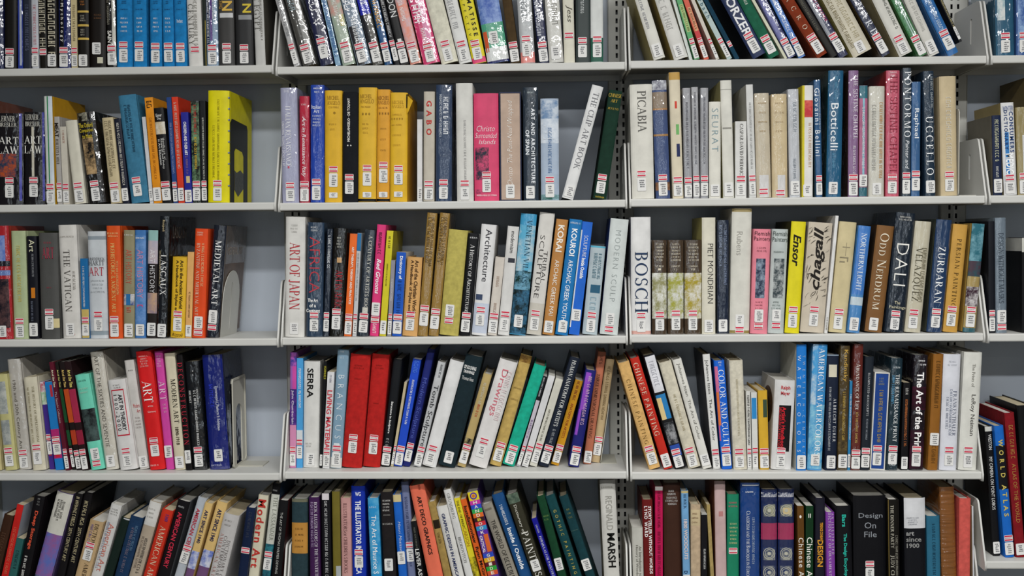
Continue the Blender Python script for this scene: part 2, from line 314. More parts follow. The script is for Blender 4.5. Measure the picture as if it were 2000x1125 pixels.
# ---------------------------------------------------------------- top shelf, middle bay
B(570,587,533,-70,'#b4b3b2','mottled pale grey book tilted at the bay edge',f='m',t=[('S','#77777a',-40,70,.5,.5)])
B(593,621,557,-70,'#4c4a46','dark grey book in cloudy plastic',f='m',t=[('S','#8a9aa0',-40,22,.35,.4)],b=[(-70,118,'#8b8a86',.55,.95)],l='b')
B(627,654,596,-70,'#282a48','dark navy book with spaced letters U V A',f='m',side='#141414',t=[('U V A','#e8e8ea',8,80,.45,.55)],lo=8)
B(656,667,627,-65,'#7fa4c0','thin pale blue book printed with dark blue',f='m',t=[('S','#2a5a98',-40,110,.5,.6)],l='n')
B(668,696,637,-60,'#a3bb9c','pastel green book with faded flower picture',f='m',b=[(-60,30,'pic:#a9b8a0:#c8968a:60'),(30,52,'#c4ba7c',.6,.95)],t=[('S','#e4e4da',-30,50,.5,.3)])
B(698,727,665,-65,'#7f8ea0','blue grey book with black and white title',f='m',b=[(50,128,'#2c2c30',.05,.55)],t=[('S','#e6e8ec',-50,26,.4,.6),('S','#d8dce0',34,94,.5,.4)],lo=0)
B(729,750,697,-60,'#55534c','grey black book with bright blue head',f='m',b=[(-60,28,'#2a30b0'),(28,110,'#26262a',0.,.45)],t=[('S','#d4dcf0',-50,14,.5,.5)],l='b')
B(752,769,723,-65,'#1f4f80','blue book with orange title letters',f='m',t=[('S','#d8a040',-50,60,.45,.55)])
B(770,782,739,-60,'#17171b','thin black book with white scrawls',t=[('S','#d0d0d0',-30,75,.5,.5)],lo=6)
B(783,800,753,-60,'#1b1b1c','black book with white name above a white hand',t=[('GORDON','#dcdcdc',-40,33,.55,.55)],b=[(76,90,'#d8d8d4',.3,.75)],l='b')
B(802,824,771,-60,'#df9482','peach and pink mottled book',f='m',b=[(-60,100,'pic:#e0907c:#d8a8b0:50')],t=[('S','#ece4e0',-40,40,.4,.35)])
B(828,861,797,-65,'#cf3f72','hot pink book with big white title',f='m',t=[('S','#ecdfe4',-50,50,.35,.5),('S','#ecdfe4',55,118,.45,.25)],b=[(-50,90,'#d884a8',.5,.85)])
B(863,897,831,-60,'#d9d4b6','cream yellow book with faint marks',k='h',f='c')
B(898,923,868,-60,'#d6d6d0','off white book with faint grey title',t=[('S','#a8a8a8',-40,60,.4,.4)])
B(924,951,897,-70,'#d8ca2c','bright yellow book with pink foot',b=[(112,127,'#d84a74')],t=[('HENRI MATISSE','#15150f',-70,71,.68,.3,'b'),('RETROSPECTIVE','#3c3a16',-66,80,.25,.18)],lo=4)
B(953,996,931,-70,'#3a5ca8','wide book with blue and green cut shapes',f='m',b=[(-70,45,'pic:#3458a8:#88a0d0:25'),(45,92,'#4fa080'),(60,100,'#d05a34',.02,.2),(92,118,'#d8dcd8'),(118,127,'#20245c')],l='c',lo=32)
B(998,1016,981,-60,'#463620','dark brown cloth book',f='c',l='b')
B(1018,1049,1010,-70,'#b6babc','silver grey book with salmon foot',f='m',b=[(102,124,'#e08c84')],t=[('S','#7a8084',-50,45,.45,.4)],lo=10)
B(1051,1072,1038,-65,'#20264a','navy book in crinkled clear plastic',f='m',t=[('S','#d0d6e4',-30,70,.3,.4)],l='b')
B(1073,1101,1064,-65,'#cfcdc2','off white book with grey letters',f='m',t=[('S','#8c8a84',-50,48,.6,.4)],l='c')
B(1102,1123,1099,-60,'#d6d0b4','cream book with a short loose script title',t=[('Jess','#5a564a',10,44,.55,.6,'i')],l='s',lo=20)
B(1125,1153,1123,-65,'#38403f','dark grey green book with pale block letters',t=[('S','#c4ccca',-60,29,.45,.22)],l='b',lo=8)
B(1154,1178,1153,-60,'#cdd0cb','white book with green foot, last before the upright',b=[(74,121,'#2a5a4a')],l='b',lo=8)
bay(1,'C')
# ---------------------------------------------------------------- top shelf, right bay
B(1277,1301,1240,-60,'#d3d0c2','cream book leaning beside the bay divider',side='#a69a68',t=[('S','#8a8a90',-40,60,.35,.25)],l='c')
B(1317,1346,1279,-60,'#d0cdc4','thick off white book with yellowed cover',side='#a8965c',t=[('S','#b0ada6',-20,60,.4,.4)],l='c')
B(1347,1354,1313,-55,'#ced6ce','very thin white and green book',k='p',l='n')
B(1355,1370,1320,-60,'#57a068','green book with pale yellow ornament',b=[(8,62,'#a8b878',.2,.9)],t=[('S','#5a7a48',10,60,.55,.4)])
B(1371,1392,1330,-60,'#cf5a44','red book with tan ornament panel',b=[(14,60,'#d09a70',.25,.9),(60,76,'#c0383c')],t=[('S','#8a3a30',16,58,.55,.4)])
B(1393,1408,1344,-60,'#d0c2ae','beige thin book with red striped label',k='p',l='b')
B(1417,1434,1357,-60,'#a7c2be','pale blue green book with dark blue name',side='#8a8450',t=[('Auerbach','#2a5a6c',-30,34,.55,.6)],l='b')
B(1435,1446,1372,-60,'#12384c','dark teal thin book',f='c',l='s')
B(1471,1502,1408,-60,'#293454','navy book with big white slab capitals',side='#0e0f12',t=[('ORZER','#e6e6e8',-4,70,.5,.5,'b')],lo=6)
B(1503,1531,1441,-60,'#1d5c44','plain deep green book',f='c',t=[('S','#b8ccb8',-40,10,.5,.25)],lo=4)
B(1532,1539,1467,-60,'#d0cfa8','very thin pale yellow book',k='p',l='n')
B(1540,1558,1480,-60,'#6a6ca0','lilac and navy thin book',f='m',b=[(-60,120,'#26285a',.62,1.)],l='b')
B(1560,1581,1503,-60,'#4a78c0','bright blue book with white print',f='m',side='#12343c',t=[('S','#d4e0ee',-30,90,.45,.4)],l='b')
B(1589,1622,1518,-65,'#7a3018','red brown book with cream capitals',f='c',t=[('DELACROIX','#e2c8a4',-64,88,.5,.42)],lo=2)
B(1623,1640,1555,-60,'#191613','black book next to the red brown one',t=[('S','#6a6658',0,60,.4,.3)],l='n')
B(1641,1661,1575,-60,'#2a2d50','navy book with silver edge and pink print',f='m',b=[(-60,80,'#8e9098',.0,.4)],t=[('S','#c0406a',0,46,.72,.3)],lo=6)
B(1667,1712,1606,-65,'#cdc2a2','wide cream book with two columns of capitals',side='#a89c5a',t=[('S','#8f8468',-50,90,.22,.2),('S','#b0a68a',-30,90,.62,.25)],l='c')
B(1723,1743,1660,-60,'#2b3048','navy book with white capitals in clear plastic',f='m',side='#4a3a2a',t=[('LEONARD','#e2e6ee',-40,68,.55,.6)],l='b')
B(1757,1787,1703,-60,'#cfccbe','off white book with small grey print',side='#a69c78',t=[('S','#6c6c66',-20,60,.7,.2)],l='b')
B(1795,1814,1740,-60,'#3f7a48','green book with pale stripes',f='m',b=[(-60,70,'#9cc4b8',.45,.6),(-60,70,'#c8dcd8',.7,.8)],l='b')
B(1815,1838,1765,-60,'#cdc9bc','off white book near the shelf end',t=[('S','#b4b0a6',-20,60,.5,.3)],l='c')
B(1852,1876,1799,-60,'#2c6aa8','blue book with pale mosaic print',f='m',t=[('S','#b8d4e8',-20,70,.5,.3)],lo=8,l='b')
B(1874,1880,1835,-30,'#101014','thin black book wedged above the shelf',zo=27,t=[('S','#c8bc88',0,55,.5,.5)],l='c')
bay(1,'R')
B(1945,1981,1943,-60,'#2d5a74','teal book with white blot in clear plastic',f='m',b=[(-40,40,'pic:#d0d4d0:#8aa8b0:40',.1,.5)])
B(1985,2014,1984,-60,'#3a5a90','blue mottled book at the far end',f='m',b=[(-40,100,'pic:#3a5a98:#8aa8cc:40',.1,.9)])
bay(1,'F')
# ---------------------------------------------------------------- second shelf, left bay
B(-44,-6,-46,195,'#6a3a28','brown book half out of view',f='m',l='n')
B(-5,47,-6,221,'#161317','black book reading ART LAW with patchwork picture',f='m',b=[(300,346,'pic:#2a3a50:#b05028:70',0.,.75),(221,392,'#3a3aa0',.86,.95)],t=[('H','LERNER','#d8d4c4',227,238,.12,.72),('H','BRESLER','#d8d4c4',240,248,.1,.78),('H','ART','#eceade',268,282,.1,.85,'b'),('H','LAW','#eceade',286,301,.05,.85,'b')],lo=10)  # blue edge strip paints the highlight on the plastic jacket
B(49,90,47,219,'#161315','second ART LAW book, with narrow white figure',f='m',b=[(248,345,'#cfc4a8',.38,.5),(219,392,'#2a2a90',.88,.97)],t=[('H','LERNER','#d8d4c4',224,235,.12,.72),('H','BRESLER','#d8d4c4',238,247,.1,.78),('H','ART','#eceade',266,281,.05,.85,'b'),('H','LAW','#eceade',285,300,.05,.88,'b')],lo=10)  # blue strip at the edge is a painted plastic highlight too
B(92,110,88,188,'#c8cdc4','white book with green stripe and yellow cover',side='#c0901a',b=[(190,395,'#1f7a4a',.38,.52),(190,352,'#b8c8d8',.56,.95)])
B(111,123,104,228,'#a8a29a','grey book with heavy black title',t=[('MEAT','#26201c',240,268,.45,.6,'b'),('S','#5a544c',272,320,.45,.5)])
B(124,139,117,247,'#c9bfa8','thin beige book between cream ones',k='p',t=[('S','#a87868',255,280,.5,.3)])
B(141,169,122,234,'#d2cbb0','plain cream book with leaning spine',k='h')
B(173,208,149,218,'#191614','black music book with painted figures',f='m',b=[(268,340,'pic:#1a1614:#b89a70:30',.15,.75),(220,236,'pic:#17140f:#a8a490:60',.1,.6)],t=[('H','The Oxford','#d8c030',240,249,.08,.85),('H','Companion','#d8c030',251,260,.08,.85),('H','to Music','#d8c030',262,270,.2,.75)],l='b',lo=0)
B(217,239,199,229,'#bfb08c','tan encyclopedia with faint capitals',t=[('S','#7c7056',236,330,.68,.25),('S','#7c7056',236,345,.35,.25)])
B(240,254,222,231,'#171b2c','navy thin book with pale title',t=[('S','#cfcabc',240,362,.5,.35)],l='c')
B(256,292,229,184,'#3a7390','large steel blue book',f='c',t=[('S','#163a52',205,270,.35,.15),('S','#163a52',205,300,.55,.15)],lo=10)
B(293,300,277,228,'#c3c6cc','very thin pale grey book',k='p',l='c')
B(301,317,282,190,'#d88a1c','orange book with small black head lettering',k='p',t=[('S','#2a1a08',197,212,.5,.6),('S','#b06a10',230,350,.5,.3)],l='c')
B(318,337,300,210,'#131214','black handbook with white title',k='h',b=[(238,262,'pic:#b8a888:#e0d8c8:30')],t=[('H','Eisner','#e8e6de',222,228,.2,.8),('H','Day','#e8e6de',229,235,.3,.7),('Handbook of','#e6e4da',270,312,.72,.2),('Research and Policy','#e6e4da',271,330,.5,.2),('in Art Education','#e6e4da',272,322,.28,.2)])
B(339,348,325,190,'#23407a','thin blue book beside red one',k='p',t=[('S','#8a98c0',240,340,.5,.4)])
B(349,361,335,189,'#cc3820','red orange book with pale title',k='p',t=[('S','#e8b49a',200,330,.5,.4)],l='c')
B(362,376,353,219,'#23268a','royal blue paperback reading CHILDREN AND THEIR ART',k='p',t=[('CHILDREN AND THEIR ART','#eceaf0',238,303,.5,.4,'b'),('S','#8a6a8a',305,340,.5,.3)],b=[(344,357,'#c8b480',.3,.8)],l='c')
B(377,393,372,197,'#2a2f2a','dark photo spine with yellow and red title',k='p',f='m',b=[(200,358,'pic:#1a1c1a:#6a8a68:50')],t=[('S','#c03028',205,265,.5,.3),('S','#d8b030',268,332,.5,.3)])
B(394,405,391,197,'#14161a','black paperback with thin white title',k='p',t=[('S','#c8c8b8',230,350,.5,.3)])
B(407,448,407,177,'#d6cb12','tall yellow book with black cutout cover',k='h',t=[('S','#a89c10',195,356,.5,.1),('S','#a89c10',245,350,.28,.1)],d_=.232,sp='cutout')
bay(2,'L')
# ---------------------------------------------------------------- second shelf, middle bay
B(552,584,549,172,'#9a9cc6','lilac book lettered ITALIAN RENAISSANCE',f='m',t=[('ITALIAN RENAISSANCE','#f0f0f4',208,326,.45,.32),('S','#d4d4e4',238,325,.15,.12),('H','THE','#d8d8e8',176,181,.2,.55)],b=[(324,329,'#b83050',.38,.5)])
B(586,605,585,188,'#b3243c','red book lettered Art in Renaissance Italy',f='m',t=[('Art in Renaissance Italy','#f0eaea',228,346,.42,.48,'i'),('L','#e0b8bc',202,207,1,.2,.8)])
B(607,633,607,166,'#2545a6','tall royal blue book lettered Italian Art',f='m',t=[('H','Italian','#e8ecf4',206,213,.1,.8),('H','Art','#e8ecf4',214,221,.25,.65),('L','#c8d0e8',225,247,4,.1,.85),('L','#dce2f0',171,182,2,.2,.8)])
B(635,668,635,177,'#d6a92c','yellow volume with one star, first of set',t=[('H','MICHEL','#8a6414',188,195,.15,.85),('H','ANGELO','#8a6414',198,205,.15,.9),('L','#9a7420',208,212,1,.25,.85),('H','*','#6a4a10',218,224,.5,.65),('L','#b08a28',240,256,2,.25,.7)],lo=28,l='b',x2=1)
B(670,699,670,180,'#14161b','black volume lettered upward in white',f='c',t=[('MICHELANGELO · DE TOLNAY','#e8e4d8',192,277,.4,.17,'bU'),('H','.','#e8e4d8',283,286,.3,.39,'b'),('H','.','#e8e4d8',283,286,.5,.59,'b')],lo=12)
B(700,735,701,171,'#d6ab30','yellow volume with three stars, black foot',b=[(388.5,394,'#15130f')],t=[('H','MICHEL','#8a6414',185,192,.08,.75),('H','ANGELO','#8a6414',194,202,.08,.85),('L','#9a7420',207,211,1,.15,.7),('H','* * *','#5a3c0a',220,226,.2,.65),('L','#b08a28',240,262,3,.2,.6)],lo=28,x2=1)
B(736,761,737,175,'#d69a30','orange yellow volume with four stars',b=[(388.5,394,'#15130f')],t=[('H','MICHEL','#7a4a14',188,195,.05,.95),('H','ANGELO','#7a4a14',197,204,.05,.95),('L','#8a5a20',209,213,1,.1,.85),('H','* * * *','#4a2c0a',219,225,.15,.95),('L','#a87a28',245,300,3,.25,.75)],lo=32,x2=1)
B(762,795,763,181,'#d8ac2c','yellow volume with torn jacket and five stars',side='#d09a16',t=[('H','MICHEL','#b08820',197,203,.1,.8),('H','ANGELO','#b08820',205,211,.1,.8),('H','* * * * *','#8a6414',230,235,.05,.75),('L','#b88e24',218,290,4,.1,.7)],lo=28,x2=1,sp='torn')
B(815,825,815,233,'#d6d4d2','thin short white book',k='p',l='c',lw=1)
B(827,848,828,179,'#c0b49c','beige book with four bold red capitals',t=[('GABO','#b83028',197,264,.5,.5,'b')])
B(851,882,852,166,'#31415c','dark blue book in glossy plastic with white script',f='m',t=[('S','#e4e8ee',190,262,.62,.3),('S','#b8c4d4',185,270,.3,.15)])
B(893,925,889,163,'#cfcdc3','tall thick white book with faint title',t=[('S','#b0aeaa',235,352,.52,.14)])
B(927,975,924,183,'#d0466c','wide pink book with black palm tree picture',b=[(288,352,'pic:#2a2c3a:#c84a70:60',.05,.6),(370,378,'pic:#c84a70:#302a3a:60',.05,.4)],t=[('H','Christo','#f4eaea',246,257,.12,.85,'i'),('H','Surrounded','#f4eaea',260,270,.06,.94,'i'),('H','Islands','#f4eaea',273,282,.2,.88,'i'),('L','#f0d8dc',379,384,1,.1,.9)],lo=12)
B(977,1019,974,180,'#b39c8b','beige slipcased book lettered in thin white script',k='slip',fr='#1c2440',t=[('Christo  The Pont-Neuf Wrapped','#f0e8dc',196,362,.5,.3,'iU')],l='c')
B(1023,1052,1021,171,'#2b3540','dark book with white capitals, OF SPAIN',f='m',t=[('ART AND ARCHITECTURE','#e8ecf2',212,358,.66,.24,'b'),('OF SPAIN','#e0e6ec',254,302,.28,.26,'b'),('L','#b8c8c8',178,184,1,.3,.65)],l='c')
B(1057,1092,1056,193,'#97aecb','pale blue book with sketched landscape',b=[(196,232,'pic:#b8c8da:#6a86a8:40'),(232,280,'pic:#a8bcd4:#d0dae6:30'),(380,390,'pic:#90b0b8:#2a5a50:60')],t=[('S','#5a78a0',250,340,.5,.2),('L','#e4eaf0',243,275,3,.15,.8)])
B(1096,1119,1157,165,'#d6d6d4','white leaning book lettered THE CLIP ART BOOK',side='#141414',t=[('THE CLIP ART BOOK','#77777c',182,330,.55,.32)],l='c')
B(1158,1184,1190,175,'#143024','dark green cloth book with gold title',f='c',t=[('H','CHINESE','#c8a838',184,191,.02,.98,'b'),('H','ART','#c8a838',195,201,.25,.75,'b'),('H','JENYNS','#b89830',211,215,.1,.9),('L','#b8a030',383,387,1,.15,.8)],lo=8)
bay(2,'C')
# ---------------------------------------------------------------- second shelf, right bay
B(1232,1278,1227,165,'#d3cfbf','wide cream book lettered in grey Roman capitals',t=[('PICABIA','#5c5a56',178,258,.52,.38)],l='b',lo=10)
B(1281,1309,1273,157,'#42527a','blue and brown book in crinkled plastic',f='m',b=[(180,212,'#8a7a68'),(157,176,'pic:#c8ccd4:#6a6a78:60'),(212,215,'#b08050'),(262,266,'#a07848'),(356,372,'pic:#6a4a38:#a07858:40')],l='b')
B(1314,1335,1306,141,'#d9c8a0','tall cream book with red, green and navy blots',b=[(141,156,'#b8924c'),(198,212,'#c03828',.45,.65),(243,263,'#6aa860',.5,.78),(281,306,'#1c2654',.5,.8)])
B(1337,1352,1333,172,'#98989e','silver grey thin book, first of three alike',f='m',t=[('S','#6c6c74',200,330,.5,.3)])
B(1354,1367,1350,170,'#a2a2a6','silver grey thin book, second of three alike',f='m',t=[('S','#707078',180,320,.5,.3)])
B(1368,1383,1366,172,'#9a9aa0','silver grey thin book, third of three alike',f='m',t=[('S','#707078',190,320,.5,.3)])
B(1385,1409,1383,199,'#d6d2c0','short cream book lettered in blue grey capitals',t=[('SEURAT','#8098a0',212,296,.5,.55)],l='c')
B(1411,1434,1405,157,'#d3d0c0','tall cream white book with thin rules',side='#a09a6a',b=[(174,176,'#a8a698'),(249,252,'#8a8880',.1,.9)],l='c')
B(1436,1459,1435,237,'#d0cfc9','short white book with dark vertical capitals',k='p',t=[('CASPAR DAVID FRIEDRICH','#4a4844',242,348,.55,.3)])
B(1463,1477,1456,165,'#c9c9c4','narrow pale grey tall book',k='p',t=[('S','#b0b0ac',200,330,.5,.3)],l='b')
B(1478,1506,1473,182,'#cdba95','beige book in clear cover, first of pair',f='m',b=[(342,388,'#d0ccc8',.2,.85)],t=[('L','#b09a78',196,262,4,.2,.85)],l='s',ls=-24)
B(1508,1538,1506,184,'#cbb893','beige book in clear cover, second of pair',f='m',b=[(342,388,'#d0ccc8',.35,.85)],t=[('L','#b09a78',196,262,4,.2,.85)],l='s',ls=-24)
B(1542,1563,1538,174,'#b9bdc4','pale blue grey book in plastic',f='m',t=[('S','#8a929a',200,260,.6,.3),('S','#8a929a',310,350,.5,.25)],l='c')
B(1566,1590,1566,167,'#d8d4cc','white book with yellow edge and red picture',side='#c8b820',b=[(167,388,'#cdbf2c',0.,.2),(196,229,'pic:#d86a58:#b8303a:40',.2,.98)],t=[('S','#c8a88c',240,330,.7,.25)],l='c')
B(1592,1606,1588,156,'#29557f','blue book lettered with Italian painter name',f='m',t=[('Giovanni Bellini','#e0e8ee',172,305,.4,.55),('S','#a8bccc',180,260,.78,.2)],l='b')
B(1613,1642,1618,138,'#235a7c','tall sea blue book with white script capitals',f='m',side='#1c3a34',t=[('Botticelli','#e4eaee',202,294,.45,.5),('S','#5a94b4',150,198,.5,.2),('S','#5a94b4',300,330,.45,.2)],l='c')
B(1656,1675,1655,138,'#85648a','mauve book reading SISTINE CHAPEL',f='m',side='#3a2a24',t=[('THE SISTINE CHAPEL','#f0e8ee',146,272,.7,.35),('S','#d8ccd8',285,345,.6,.25)],l='b')
B(1677,1693,1677,167,'#a85f80','pink book with teal head and foot',f='m',b=[(167,192,'#2f6a78'),(366,384,'#2f6470'),(192,345,'#7fb0c0',.4,.65)],t=[('S','#e0d0da',210,330,.5,.3)],l='c',lo=14)
B(1696,1726,1696,169,'#cfcab6','cream book with orange tinted lettering',f='m',t=[('S','#c09868',200,350,.75,.2),('S','#a8a498',205,335,.3,.25)],l='c')
B(1729,1755,1731,138,'#c25a6e','rose red book with tall dark red capitals',f='m',side='#a82830',t=[('THE SISTINE CHAPEL','#8a2a3c',146,340,.55,.4),('L','#e8d8dc',140,150,2,.2,.8)],l='b')
B(1761,1777,1763,133,'#424c56','tall dark grey book with white capitals',f='m',t=[('PONTORMO','#eef0f2',140,268,.6,.65),('Painter and','#d8dce0',274,330,.6,.45,'i')],l='b')
B(1779,1796,1779,160,'#3a608c','blue book in shiny plastic with white name',f='m',t=[('Raphael','#e8eef2',212,270,.5,.5)],lo=8)
B(1806,1827,1802,139,'#203040','dark blue green book with tall white capitals',f='m',t=[('UCCELLO','#f0f2f2',228,342,.5,.55),('S','#9aa8b0',145,215,.75,.2)],l='c')
B(1837,1869,1834,149,'#bfae8c','wide tan book, last before the bookend',t=[('S','#d0c4a8',190,330,.5,.3)],lo=4)
bay(2,'R')
B(1940,1958,1937,225,'#16223f','navy thin book with dull grey cover',side='#6c675a',t=[('S','#cfcf9a',234,318,.45,.4),('S','#c8c8c0',325,350,.45,.3)],l='c')
B(1960,1986,1953,200,'#d4d4d2','white dictionary with blue block lettering',side='#8f8158',b=[(258,340,'#3a7ab8',.2,.5)],t=[('CONSUMERS','#1c3c70',218,298,.72,.3,'b'),('DICTIONARY','#1c3c70',215,292,.3,.26,'b'),('MEDIC','#f4f6f8',300,340,.5,.6,'b'),('H','WINTER','#5a6a98',207,216,.1,.9)],sp='arch')
B(1988,2012,1983,209,'#9a8c62','tan book with white label at frame edge',b=[(264,385,'#d0d0cc',.45,.9)],f='m')
B(2018,2058,2016,146,'#5c5032','taller brown book beyond the tan one',l='n')
bay(2,'F')
# ---------------------------------------------------------------- third shelf, left bay
B(-8,27,-18,441,'#a8222a','red book with blue picture at the frame edge',f='m',side='#a03424',b=[(460,510,'pic:#5a74b8:#8a9ac8:40',0.,.8),(510,520,'#1a1620'),(528,538,'#6a80b8'),(545,640,'pic:#1c1a22:#5a4040:50',0.,.9)],l='c')
B(28,56,20,451,'#a6b28a','pale green book with faded title',t=[('S','#c0b060',480,590,.5,.25)])
B(58,77,50,461,'#14151d','black book lettered Art with orange square',b=[(562,582,'#c87820',.35,.75)],t=[('Art','#e0dca8',468,492,.55,.55),('S','#8a8c90',496,540,.6,.2),('S','#6a7080',588,628,.4,.2)],l='c')
B(82,120,74,455,'#4d4d4b','dark grey book with crimson letters',t=[('H','ART','#a83048',483,505,.2,.85),('L','#a03848',470,478,1,.3,.7),('L','#8a3a46',555,568,1,.4,.65)],b=[(622,640,'#cfc090',.65,1.)],lo=14)
B(122,159,112,439,'#cfcac0','tall white book lettered THE VATICAN',t=[('THE VATICAN','#5a5652',488,608,.42,.32),('S','#9a958e',530,566,.78,.15),('L','#a09a92',460,464,1,.1,.9),('L','#c04a48',651,654,1,.25,.7)],l='c')
B(161,175,155,505,'#1d68a0','short blue and tan book',k='p',b=[(604,660,'#c0a860')],t=[('S','#d0d8e0',520,600,.4,.25)])
B(177,212,170,452,'#bcc4ca','pale blue white book with red ART',b=[(461,468,'#8a949c'),(646,654,'#8a969e')],t=[('H','FREDERICK','#4a4a50',503,508,.05,.95),('H','HARTT','#33343a',509,518,.05,.92,'b'),('H','ART','#b03444',522,538,.05,.88,'b'),('L','#9aa2a8',546,572,4,.1,.95)],lo=12)
B(214,240,209,441,'#d0501e','orange book lettered PREHISTORIC and ANCIENT ART',k='h',t=[('PREHISTORIC & ANCIENT ART','#e8c478',475,610,.45,.3),('S','#e8b070',510,575,.75,.16),('L','#e8c080',454,463,2,.05,.95)])
B(242,263,242,449,'#8a8468','taupe book lettered ART HISTORY with blue bag',b=[(574,596,'pic:#d8d4c8:#1c3a78:30'),(574,596,'#2a6aa0',.25,.65)],t=[('ART HISTORY','#c8503c',488,554,.5,.55),('L','#d8d4c4',457,461,1,.1,.9),('S','#c04838',600,612,.5,.4)],l='c')
B(264,285,264,449,'#3f70aa','blue book lettered ART HISTORY in pink',b=[(460,640,'pic:#4a78b0:#6a90c4:50')],t=[('ART HISTORY','#d888a0',488,582,.5,.55),('L','#d8e0e8',462,468,1,.1,.9),('S','#d84a70',595,604,.5,.5)],l='c')
B(287,306,290,449,'#241f1e','picture spine lettered ART HISTORY over pale sky',b=[(449,470,'#8ab0ac'),(470,515,'pic:#a8a0b8:#c0a8b0:40'),(572,612,'pic:#b8987c:#8a7a88:40')],t=[('ART HISTORY','#e6e4e8',488,572,.5,.5,'b')],l='c')
B(307,326,313,422,'#13161b','tall black book lettered LASCAUX',f='m',side='#100d0c',t=[('LASCAUX','#eeeae2',498,576,.5,.48,'b'),('Ruspoli','#c8b48a',430,452,.4,.3),('S','#a89a78',490,560,.15,.15)],l='c',sp='cover_title')
B(333,361,338,501,'#d6ac2c','yellow handbook about the Ancient World',t=[('Art in the Ancient World','#3c2c0c',508,602,.68,.24,'b'),('A Handbook of Styles and F','#3c2c0c',508,622,.35,.24,'b'),('H','Rizzoli','#5a4210',650,657,.15,.9,'i')],lo=10)
B(362,374,367,492,'#dba868','thin pale orange book',k='p',t=[('S','#6a4a30',570,620,.5,.25)],l='c')
B(375,400,382,446,'#d6481e','orange book lettered BYZANTINE AND MEDIEVAL ART',t=[('BYZANTINE AND MEDIEVAL ART','#ecc49a',475,616,.32,.26),('S','#e8b080',475,560,.68,.2),('L','#ecc8a0',453,460,2,.1,.75)],l='x')
B(402,427,418,439,'#191d28','black book lettered MEDIEVAL ART beside bookend',f='m',side='#5c5046',t=[('MEDIEVAL ART','#f0eee8',470,596,.5,.48,'b')],l='x',lo=8,sp='cover_med')
bay(3,'L')
# ---------------------------------------------------------------- third shelf, middle bay
B(557,594,559,423,'#d2cfc6','tall white book lettered ART OF JAPAN in red',t=[('ART OF JAPAN','#b8343c',474,604,.5,.52),('L','#a8a49c',438,455,3,.25,.7)],l='c')
B(598,630,601,434,'#2b3d52','dark blue book lettered AFRICA in red',f='m',t=[('AFRICA','#b83a44',463,572,.48,.62),('H','The Art','#e8e8e4',583,590,.1,.72,'b'),('H','of a','#e8e8e4',593,600,.2,.6,'b'),('H','Continent','#e8e8e4',603,610,.02,.85,'b'),('L','#c8ccd0',442,452,2,.15,.75)],lo=8)
B(631,642,639,447,'#1e2634','thin navy book beside black one',f='m',t=[('S','#d8dce0',460,528,.5,.4)],lo=6)
B(644,670,652,445,'#15130f','black book lettered ART IN AFRICA in red',f='m',t=[('ART IN AFRICA','#b02834',528,612,.55,.5),('L','#b8b8a8',463,484,4,.25,.7)],b=[(503,513,'#c8a070',.35,.7)],lo=10)
B(672,687,684,456,'#df682a','orange book with white title',k='p',t=[('ART THERAPY, THEORY AND PRACTICE','#f4ecdc',482,594,.5,.35,'b')])
B(688,696,698,455,'#bdbfc2','thin white book with blue head',k='p',b=[(455,490,'#2a6a9a')],t=[('S','#8a8c90',495,590,.5,.4)])
B(698,719,713,448,'#262e38','dark book reading A CENTURY OF ARTISTS BOOKS',f='m',t=[('A CENTURY OF ARTISTS BOOKS','#e0dcc8',460,616,.6,.28,'b')],b=[(600,616,'#c8c4b4',.3,.8)],lo=4)
B(722,739,737,438,'#d63a76','hot pink book with white script title',t=[('S','#3a0e20',454,500,.45,.35),('Red Grooms','#f4e4ea',506,574,.5,.45,'bi'),('S','#f0c8d4',632,650,.5,.4)],lo=20,l='x')
B(741,754,756,450,'#cabf2a','bright yellow paperback with thin black title',k='p',side='#a89c24',t=[('S','#4a4610',462,485,.5,.35),('S','#5a5618',515,560,.45,.2)],l='c')
B(756,764,764,508,'#8c8a92','thin short grey book',k='p',t=[('S','#dcdce0',545,590,.5,.3)])
B(766,784,775,492,'#1c54b6','blue paperback reading Dictionary of',k='p',side='#d8d6d0',t=[('Dictionary of','#f0f2f4',500,545,.5,.42,'b'),('S','#103a80',548,612,.5,.4),('In','#f0f2f4',614,622,.5,.4,'b')])
B(786,815,796,501,'#cd9e62','tan handbook about the Christian World',t=[('Art of the Christian World','#4a3014',508,610,.68,.26,'b'),('A Handbook of Styles and','#4a3014',508,608,.35,.26,'b')],lo=6)
B(816,835,835,415,'#957538','tall bronze book, first of matching pair',f='m',t=[('S','#5a4218',425,520,.65,.3),('S','#5a4218',425,515,.3,.3)],lo=16)
B(837,856,860,415,'#957538','tall bronze book, second of matching pair',f='m',t=[('S','#5a4218',425,520,.65,.3),('S','#5a4218',425,515,.3,.3)],lo=8)
B(858,895,877,447,'#b0a456','wide plain olive yellow book',f='c',l='x',lo=18)
B(897,918,915,455,'#101114','black book lettered A HISTORY OF ARCHITECTURE',side='#d8d8d8',t=[('A History of Architecture','#f0eeea',478,610,.5,.38,'b'),('L','#e0e0e0',462,467,1,.2,.9)],lo=4)
B(921,950,941,437,'#d6d5d4','white book lettered Architecture with blue foot',t=[('Architecture','#3a3a40',448,550,.55,.42)],b=[(592,650,'#b4c0d8'),(575,586,'#3a4660',.05,.5)],lo=14)
B(952,970,968,501,'#cfc2b2','short pinkish beige book',t=[('S','#a89080',540,560,.5,.3),('S','#a89080',592,620,.5,.3)],lo=2)
B(972,994,992,441,'#cfcdc8','white book lettered modernism along its edge',t=[('modernism','#3a3a3a',452,494,.55,.35)],b=[(504,513,'#33343c',.3,.9)],l='b',lo=4)
